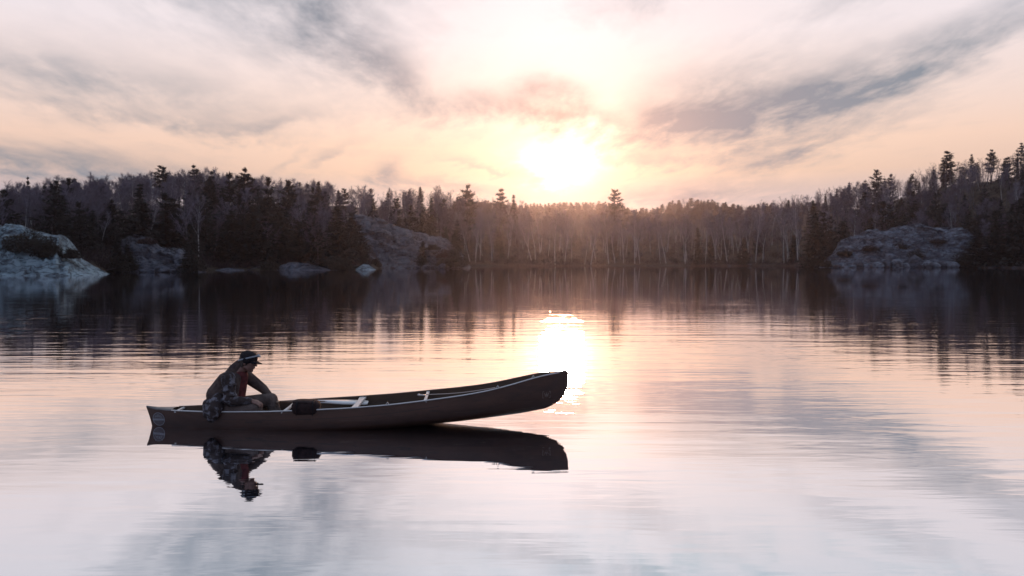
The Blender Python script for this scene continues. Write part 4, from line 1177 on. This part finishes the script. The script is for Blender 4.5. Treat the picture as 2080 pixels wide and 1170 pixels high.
decal('hull_lettering', scribble(3.48, 0.215, 0.09, 0.02, 4, 5), INK, 0.002)
rub = []
for k in range(60):
    x = 0.9 + 2.7 * k / 60; zf = lambda X: smooth_tab(ZG, X) - 0.085 - 0.02 * math.sin((X - 0.9) / 2.7 * math.pi)
    rub += strip([(x, zf(x)), (x + 2.7 / 60, zf(x + 2.7 / 60))], 0.004)
decal('hull_crease', rub, INK, 0.0015)

# ------------------------------------------------------------------ things in the canoe
def soft_box(c, d, n_=3.2, seed=0, nu=36, nv=22, wob=0.02):
    v, f = [], []
    sp = lambda a, e: math.copysign(abs(a) ** e, a)
    for j in range(nv + 1):
        ph = -math.pi / 2 + math.pi * j / nv
        for i in range(nu):
            t = 2 * math.pi * i / nu; e = 2 / n_
            x, y, z = sp(math.cos(ph), e) * sp(math.cos(t), e), sp(math.cos(ph), e) * sp(math.sin(t), e), sp(math.sin(ph), e)
            k = 1 + wob * bumps(x * 50 + seed, y * 40 + z * 60)
            v.append((c[0] + x * d[0] / 2 * k, c[1] + y * d[1] / 2 * k, c[2] + z * d[2] / 2 * k))
    for j in range(nv):
        for i in range(nu): f.append((j * nu + i, j * nu + (i + 1) % nu, (j + 1) * nu + (i + 1) % nu, (j + 1) * nu + i))
    return v, f


CAPM = mat('cap_cloth', (0.018, 0.014, 0.017), 0.85, spec=0.2, bump=(60, 0.3, 0.005))
PACKM = mat('pack_cloth', (0.040, 0.022, 0.022), 0.9, spec=0.2, bump=(26, 0.5, 0.02), noise=(20, 0.4, 0.6), col2=(0.026, 0.015, 0.015))
bag = link('pack', None, label='dark rounded soft pack resting on the near gunwale behind the paddler knees', cat='pack', loc=px2w(619, 831, 9.66))
bag.rotation_euler = (0, R(2), CAN_A)
v, f = soft_box((0, 0.02, 0.01), (0.335, 0.24, 0.172), 3.6, 3)
link('body', mesh_np('body', v, f, PACKM, True), bag)
v, f = soft_box((-0.01, 0.02, 0.075), (0.30, 0.22, 0.055), 2.8, 5); link('lid', mesh_np('lid', v, f, PACKM, True), bag)
for xx in (-0.09, 0.10):
    sb = MB(); sb.tube([(xx, -0.106, -0.07), (xx, -0.112, 0.0), (xx, -0.10, 0.075), (xx, -0.02, 0.107)], 0.012, 6, True, (1, 0.3)); link('strap', sb.mesh('strap', CAPM), bag)

pad = link('paddle', None, label='pale-bladed canoe paddle lying across the yoke with its shaft towards the paddler', cat='paddle', loc=px2w(642, 817, 10.12) + Vector((0, 0, 0.0)))
BLADE = mat('blade_varnish', (0.78, 0.74, 0.72), 0.3)
SHAFT = mat('shaft_wood', (0.20, 0.11, 0.07), 0.4, noise=(20, 0.4, 0.7, (0.3, 3, 3)), col2=(0.12, 0.065, 0.04))
pA, pB, pC = px2w(562, 818, 10.02), px2w(642, 817, 10.12), px2w(746, 819.5, 10.26)
o0 = Vector(pad.location)
sh = MB(); sh.tube([pA - o0, (pA - o0) * 0.5 + Vector((0, 0, .004)), pB - o0, (pC - o0) * 0.35], [0.014, 0.0145, 0.0145, 0.008], 10); link('shaft', sh.mesh('shaft', SHAFT), pad)
gp = MB(); gp.ell(pA - o0, (0.022, 0.055, 0.018)); link('grip', gp.mesh('grip', SHAFT), pad)
v, f = [], []; k = 24; dirb = (pC - pB)
for i in range(k + 1):
    t = i / k; c = dirb * t
    w = 0.014 + 0.066 * (math.sin(min(t * 1.5, 1) * math.pi / 2) ** 1.6) * (1 - max(0, (t - 0.9) / 0.1) ** 2 * 0.55)
    if t > 0.97: w *= 0.8
    th_ = 0.014 * (1 - t) + 0.004
    for yy, zz in ((-w, -0.014), (0, th_), (w, 0.018), (0, -th_)): v.append((c.x, c.y + yy, c.z + zz))
for i in range(k):
    for j in range(4): f.append((i * 4 + j, i * 4 + (j + 1) % 4, (i + 1) * 4 + (j + 1) % 4, (i + 1) * 4 + j))
f += [(0, 3, 2, 1), (k * 4, k * 4 + 1, k * 4 + 2, k * 4 + 3)]
link('blade', mesh_np('blade', v, f, BLADE, True), pad)

# ------------------------------------------------------------------ the paddler
SKIN = mat('skin', (0.22, 0.115, 0.09), 0.55, noise=(30, 0.4, 0.7), col2=(0.19, 0.09, 0.07))
CAMO = mat('camo_cloth', (0.048, 0.033, 0.032), 0.9, spec=0.2, noise=(15, 0.47, 0.64), col2=(0.19, 0.175, 0.20), bump=(14, 0.7, 0.03))
COAT = mat('jacket_back_cloth', (0.105, 0.072, 0.063), 0.9, spec=0.2, noise=(9, 0.42, 0.62), col2=(0.055, 0.036, 0.036), bump=(11, 0.7, 0.03))
SHIRT = mat('dark_red_shirt', (0.13, 0.032, 0.034), 0.9, spec=0.2, noise=(18, 0.4, 0.65), col2=(0.07, 0.02, 0.022), bump=(22, 0.6, 0.02))
TROUS = mat('khaki_trousers', (0.135, 0.098, 0.088), 0.9, spec=0.2, noise=(10, 0.4, 0.7), col2=(0.085, 0.06, 0.054), bump=(12, 0.7, 0.03))
CAPM = mat('cap_cloth', (0.018, 0.014, 0.017), 0.85, spec=0.2, bump=(60, 0.3, 0.005))
STRAPM = mat('headlamp_strap', (0.30, 0.31, 0.35), 0.6)
HAIRM = mat('brown_hair', (0.040, 0.024, 0.020), 0.7)
BOOTM = mat('boot_rubber', (0.03, 0.026, 0.026), 0.6)


def sculpt(name, mb, voxel, m, parent, smooth_it=4, facew=None):
    """one continuous surface grown round overlapping solids"""
    me = mb.mesh(name, m); o = bpy.data.objects.new('tmp', me); COL.objects.link(o)
    r_ = o.modifiers.new('r', 'REMESH'); r_.mode = 'VOXEL'; r_.voxel_size = voxel; r_.use_smooth_shade = True
    if smooth_it:
        sm = o.modifiers.new('s', 'SMOOTH'); sm.factor = 0.5; sm.iterations = smooth_it
    dg = bpy.context.evaluated_depsgraph_get()
    me2 = bpy.data.meshes.new_from_object(o.evaluated_get(dg)); me2.name = name
    bpy.data.objects.remove(o); bpy.data.meshes.remove(me)
    if not me2.materials: me2.materials.append(m)
    me2.polygons.foreach_set('use_smooth', [True] * len(me2.polygons))
    return link(name, me2, parent)


PO = Vector((-3.54, 9.93, 0.13))
person = link('person', None, label='person in dark patterned jacket and cap sitting in the stern, leaning forward, hands on knees', cat='person', loc=PO)
HC = Vector((0.315, -0.02, 0.655))                                  # head centre
HR = Matrix.Rotation(R(14), 3, 'Y') @ Matrix.Rotation(R(-8), 3, 'Z')            # looking ahead, chin slightly down
def hp(x, y, z): return HC + HR @ Vector((x, y, z))
sh_n, sh_f = Vector((0.135, -0.195, 0.475)), Vector((0.20, 0.155, 0.475))
el_n, wr_n = Vector((0.165, -0.255, 0.215)), Vector((0.42, -0.235, 0.212))
el_f, wr_f = Vector((0.42, 0.215, 0.285)), Vector((0.575, 0.13, 0.150))
hip_n, hip_f = Vector((0.02, -0.10, 0.075)), Vector((0.02, 0.10, 0.075))
kn_n, kn_f = Vector((0.445, -0.205, 0.115)), Vector((0.535, 0.150, 0.165))
an_n, an_f = Vector((0.50, -0.14, -0.17)), Vector((0.64, 0.12, -0.17))
B = MB()
B.cap((0, 0, .07), (-.055, 0, .25), .13, .125); B.cap((-.055, 0, .25), (.09, 0, .44), .125, .12)
B.cap((.06, -.11, .43), (.10, .11, .43), .085, .085)
B.cap((.13, 0, .47), hp(-.035, 0, -.07), .062, .056)
for a_, b_, c_ in ((sh_n, el_n, wr_n), (sh_f, el_f, wr_f)):
    B.cap(a_, b_, .052, .042); B.cap(b_, c_, .040, .028)
for a_, b_, c_ in ((hip_n, kn_n, an_n), (hip_f, kn_f, an_f)):
    B.cap(a_, b_, .088, .060); B.cap(b_, c_, .056, .040)
# head
B.ell(hp(-.012, 0, .030), (.098, .076, .092), HR); B.ell(hp(.025, 0, -.035), (.066, .058, .078), HR)
B.cap(hp(.045, 0, -.085), hp(.058, 0, -.092), .030, .024)                       # chin
B.cap(hp(-.01, -.045, -.06), hp(.04, -.02, -.090), .024, .020); B.cap(hp(-.01, .045, -.06), hp(.04, .02, -.090), .024, .020)
B.cap(hp(.085, 0, .018), hp(.106, 0, -.018), .009, .013); B.ell(hp(.104, -.010, -.020), (.010, .008, .007), HR); B.ell(hp(.104, .010, -.020), (.010, .008, .007), HR)
B.cap(hp(.078, -.035, .030), hp(.084, .035, .030), .012, .012)                   # brow
B.cap(hp(.084, -.018, -.046), hp(.084, .018, -.046), .0075, .0075); B.cap(hp(.081, -.016, -.058), hp(.081, .016, -.058), .008, .008)
for sgn in (-1, 1):
    B.ell(hp(.055, sgn * .040, -.010), (.026, .020, .022), HR)
    B.ell(hp(-.015, sgn * .078, -.008), (.020, .008, .032), HR)
# hands
def hand(wr, dirv, side, palm_n):
    """palm, four unequal bent fingers and a thumb; dirv along the hand, palm_n the way the back of the hand faces"""
    d = dirv.normalized(); n_ = (palm_n - d * palm_n.dot(d)).normalized(); s_ = d.cross(n_) * side
    c = wr + d * 0.045
    rot = Matrix((d, s_, n_)).transposed()
    B.ell(c, (.050, .040, .017), rot)
    for k, (off, L) in enumerate(((-.030, .070), (-.010, .080), (.010, .075), (.029, .058))):
        r_ = .0092 - .0006 * k
        p0 = wr + d * 0.075 + s_ * off
        p1 = p0 + (d * 0.92 - n_ * 0.25 + s_ * off * 4).normalized() * L * 0.45
        p2 = p1 + (d * 0.70 - n_ * 0.75).normalized() * L * 0.33
        p3 = p2 + (d * 0.45 - n_ * 0.95).normalized() * L * 0.28
        B.cap(p0, p1, r_ + .001, r_, 8); B.cap(p1, p2, r_, r_ - .001, 8); B.cap(p2, p3, r_ - .001, r_ - .002, 8)
    t0 = wr + d * 0.025 - s_ * 0.032; t1 = t0 + (d * 0.7 - s_ * 0.6 - n_ * .2).normalized() * 0.036; t2 = t1 + (d * 0.9 - n_ * 0.5).normalized() * 0.03
    B.cap(t0, t1, .013, .010, 8); B.cap(t1, t2, .010, .008, 8)
hand(wr_n, Vector((1, -.10, -.30)), 1, Vector((.25, -.35, 1)))
hand(wr_f, Vector((.55, -.1, -.8)), -1, Vector((.9, -.4, .35)))
sculpt('body', B, 0.0052, SKIN, person, 1)

J = MB()      # jacket: back and chest
J.cap((-.01, -.05, .10), (-.045, -.05, .25), .165, .150); J.cap((-.01, .05, .10), (-.045, .05, .25), .165, .150)
J.cap((-.045, -.05, .25), (.055, -.07, .42), .150, .118); J.cap((-.045, .05, .25), (.075, .07, .42), .150, .118)
J.cap((.06, -.14, .455), (.12, .13, .46), .078, .078)
J.cap((.095, 0, .50), (.165, 0, .545), .082, .064)          # collar
J.cap((.13, 0, .55), (.20, 0, .615), .078, .070); J.cap((.13, -.12, .20), (.175, -.10, .46), .075, .070); J.cap((.13, .12, .20), (.175, .10, .46), .06, .06)
for k in range(7):                                   # folds
    a = -0.12 + k * 0.045; J.cap((-.15 + .02 * k, -.16 + .03 * (k % 2), .14 + .035 * k), (-.04 + .03 * k, -.20, .11 + .03 * k), .022, .016, 8)
sculpt('jacket', J, 0.008, COAT, person, 3)
S = MB()
S.cap(sh_n + Vector((-.01, 0, 0)), el_n, .088, .068); S.cap(el_n, wr_n + Vector((-.03, 0, 0)), .066, .044)
S.ell(el_n + Vector((-.01, -.01, .02)), (.078, .068, .075))
for k, t in enumerate((.25, .5, .72, .9)): S.ell(sh_n.lerp(el_n, t) + Vector((.02 * (-1) ** k, -.02, 0)), (.078 - .01 * t, .07, .026))
for t in (.25, .5, .75): S.ell(el_n.lerp(wr_n, t), (.022, .064 - .018 * t, .066 - .018 * t))
sculpt('sleeve', S, 0.007, CAMO, person, 2)
S = MB(); S.cap(sh_f, el_f, .082, .058); S.cap(el_f, wr_f + (el_f - wr_f) * .18, .056, .040)
for t in (.3, .6, .85): S.ell(sh_f.lerp(el_f, t), (.05, .066 - .01 * t, .070 - .012 * t), Matrix.Rotation(R(40), 3, 'Y'))
sculpt('sleeve', S, 0.007, COAT, person, 2)
S = MB()      # the loose tail of the jacket hanging over the rail
S.cap((.0, -.19, .22), (-.02, -.275, .12), .085, .075); S.cap((-.02, -.275, .12), (-.045, -.305, .015), .070, .052)
S.cap((.03, -.24, .14), (.0, -.30, .05), .055, .042)
S.cap((-.11, -.22, .17), (-.10, -.29, .06), .07, .05)
sculpt('jacket_tail', S, 0.008, CAMO, person, 2)
S = MB()      # shirt at the open front
S.cap((.12, 0, .22), (.205, 0, .47), .140, .095); S.cap((.20, 0, .47), (.235, 0, .565), .085, .062)
sculpt('shirt', S, 0.008, SHIRT, person, 3)
S = MB()
S.cap(hip_n + Vector((-.03, 0, .0)), kn_n, .115, .088); S.cap(kn_n, an_n, .084, .068)
S.cap(hip_f + Vector((-.03, 0, .0)), kn_f, .115, .082); S.cap(kn_f, an_f, .080, .068)
S.cap((-.04, -.08, .06), (-.04, .08, .06), .12, .12)
for t in (.45, .62, .78, .92): S.ell(hip_n.lerp(kn_n, t), (.022, .108 - .018 * t, .110 - .018 * t))
for t in (.5, .7, .9): S.ell(hip_f.lerp(kn_f, t), (.022, .106 - .02 * t, .108 - .02 * t))
for t in (.2, .4, .65): S.ell(kn_f.lerp(an_f, t), (.084, .084, .02))
sculpt('trousers', S, 0.008, TROUS, person, 2)
for an in (an_n, an_f):
    S = MB(); S.cap(an + Vector((0, 0, .06)), an, .056, .056); S.cap(an + Vector((-.03, 0, -.035)), an + Vector((.15, 0, -.045)), .045, .040)
    sculpt('boot', S, 0.008, BOOTM, person, 1)
# hair, cap, headlamp
S = MB(); S.ell(hp(-.035, 0, .018), (.090, .086, .090), HR); S.cap(hp(-.07, 0, -.02), hp(-.075, 0, -.085), .058, .046); S.cap(hp(-.03, -.070, -.0), hp(-.045, -.060, -.06), .020, .016); S.cap(hp(-.03, .070, -.0), hp(-.045, .060, -.06), .020, .016)
sculpt('hair', S, 0.006, HAIRM, person, 1)
S = MB()
S.ell(hp(-.012, 0, .052), (.112, .092, .088), HR); S.cap(hp(-.01, -.05, .03), hp(-.01, .05, .03), .055, .055)
capo = sculpt('cap', S, 0.006, CAPM, person, 2)
v, f = [], []; k = 14
for i in range(k + 1):
    a = -1.15 + 2.3 * i / k
    for rr_, zz in ((.088, .030), (.168, .018)):
        for dz_ in (0, .007):
            v.append(hp(rr_ * math.cos(a) * (1 if rr_ < .1 else 1.0), .86 * (.088 if rr_ < .1 else .100) * math.sin(a), zz + dz_ - 0.012 * abs(math.sin(a)) ** 2))
for i in range(k):
    o = i * 4; q = o + 4; f += [(o, q, q + 2, o + 2), (o + 1, o + 3, q + 3, q + 1), (o + 2, q + 2, q + 3, o + 3), (o, o + 1, q + 1, q)]
link('visor', mesh_np('visor', v, f, CAPM, True), capo)
def strapline(lst, r_):
    m2 = MB(); m2.tube(lst, r_, 6, True, (0.45, 1.0)); return m2
loop = []
for k in range(25):
    a = 2 * math.pi * k / 24; c_, s_ = math.cos(a), math.sin(a)
    loop.append(hp(-.012 + .1155 * c_, .0955 * s_, .046 + .060 * c_))
link('headlamp_strap', strapline(loop, .0105).mesh('headlamp_strap', STRAPM), person)
hl = MB(); hl.ell(hp(.108, 0, .106), (.020, .030, .020), HR); hlo = link('headlamp', hl.mesh('headlamp', STRAPM), person)
hl = MB(); hl.ell(hp(.126, 0, .104), (.006, .016, .012), HR); link('lens', hl.mesh('lens', mat('lens', (0.5, 0.5, 0.5), 0.1)), hlo)
EYE = mat('eye', (0.5, 0.47, 0.45), 0.2)
for sgn in (-1, 1):
    e_ = MB(); e_.ell(hp(.079, sgn * .031, .006), (.0115, .0125, .0085), HR, 12, 8); eo = link('eye', e_.mesh('eye', EYE), person)
    e_ = MB(); e_.ell(hp(.0885, sgn * .031, .006), (.003, .0055, .0055), HR, 10, 6); link('iris', e_.mesh('iris', HAIRM), eo)

# ------------------------------------------------------------------ haze over the lake
hz = MB(); hz.box((0, 500, 31), (1840, 1640, 64))
HM = bpy.data.materials.new('haze'); HM.use_nodes = True; t = HM.node_tree; t.nodes.clear()
pv = t.nodes.new('ShaderNodeVolumePrincipled'); pv.inputs['Color'].default_value = (0.80, 0.80, 1.0, 1)
pv.inputs['Density'].default_value = HAZE; pv.inputs['Anisotropy'].default_value = 0.87
mo = t.nodes.new('ShaderNodeOutputMaterial'); t.links.new(pv.outputs[0], mo.inputs['Volume'])
link('haze', hz.mesh('haze', HM, False), kind='stuff', label='thin evening haze over the lake and woods')
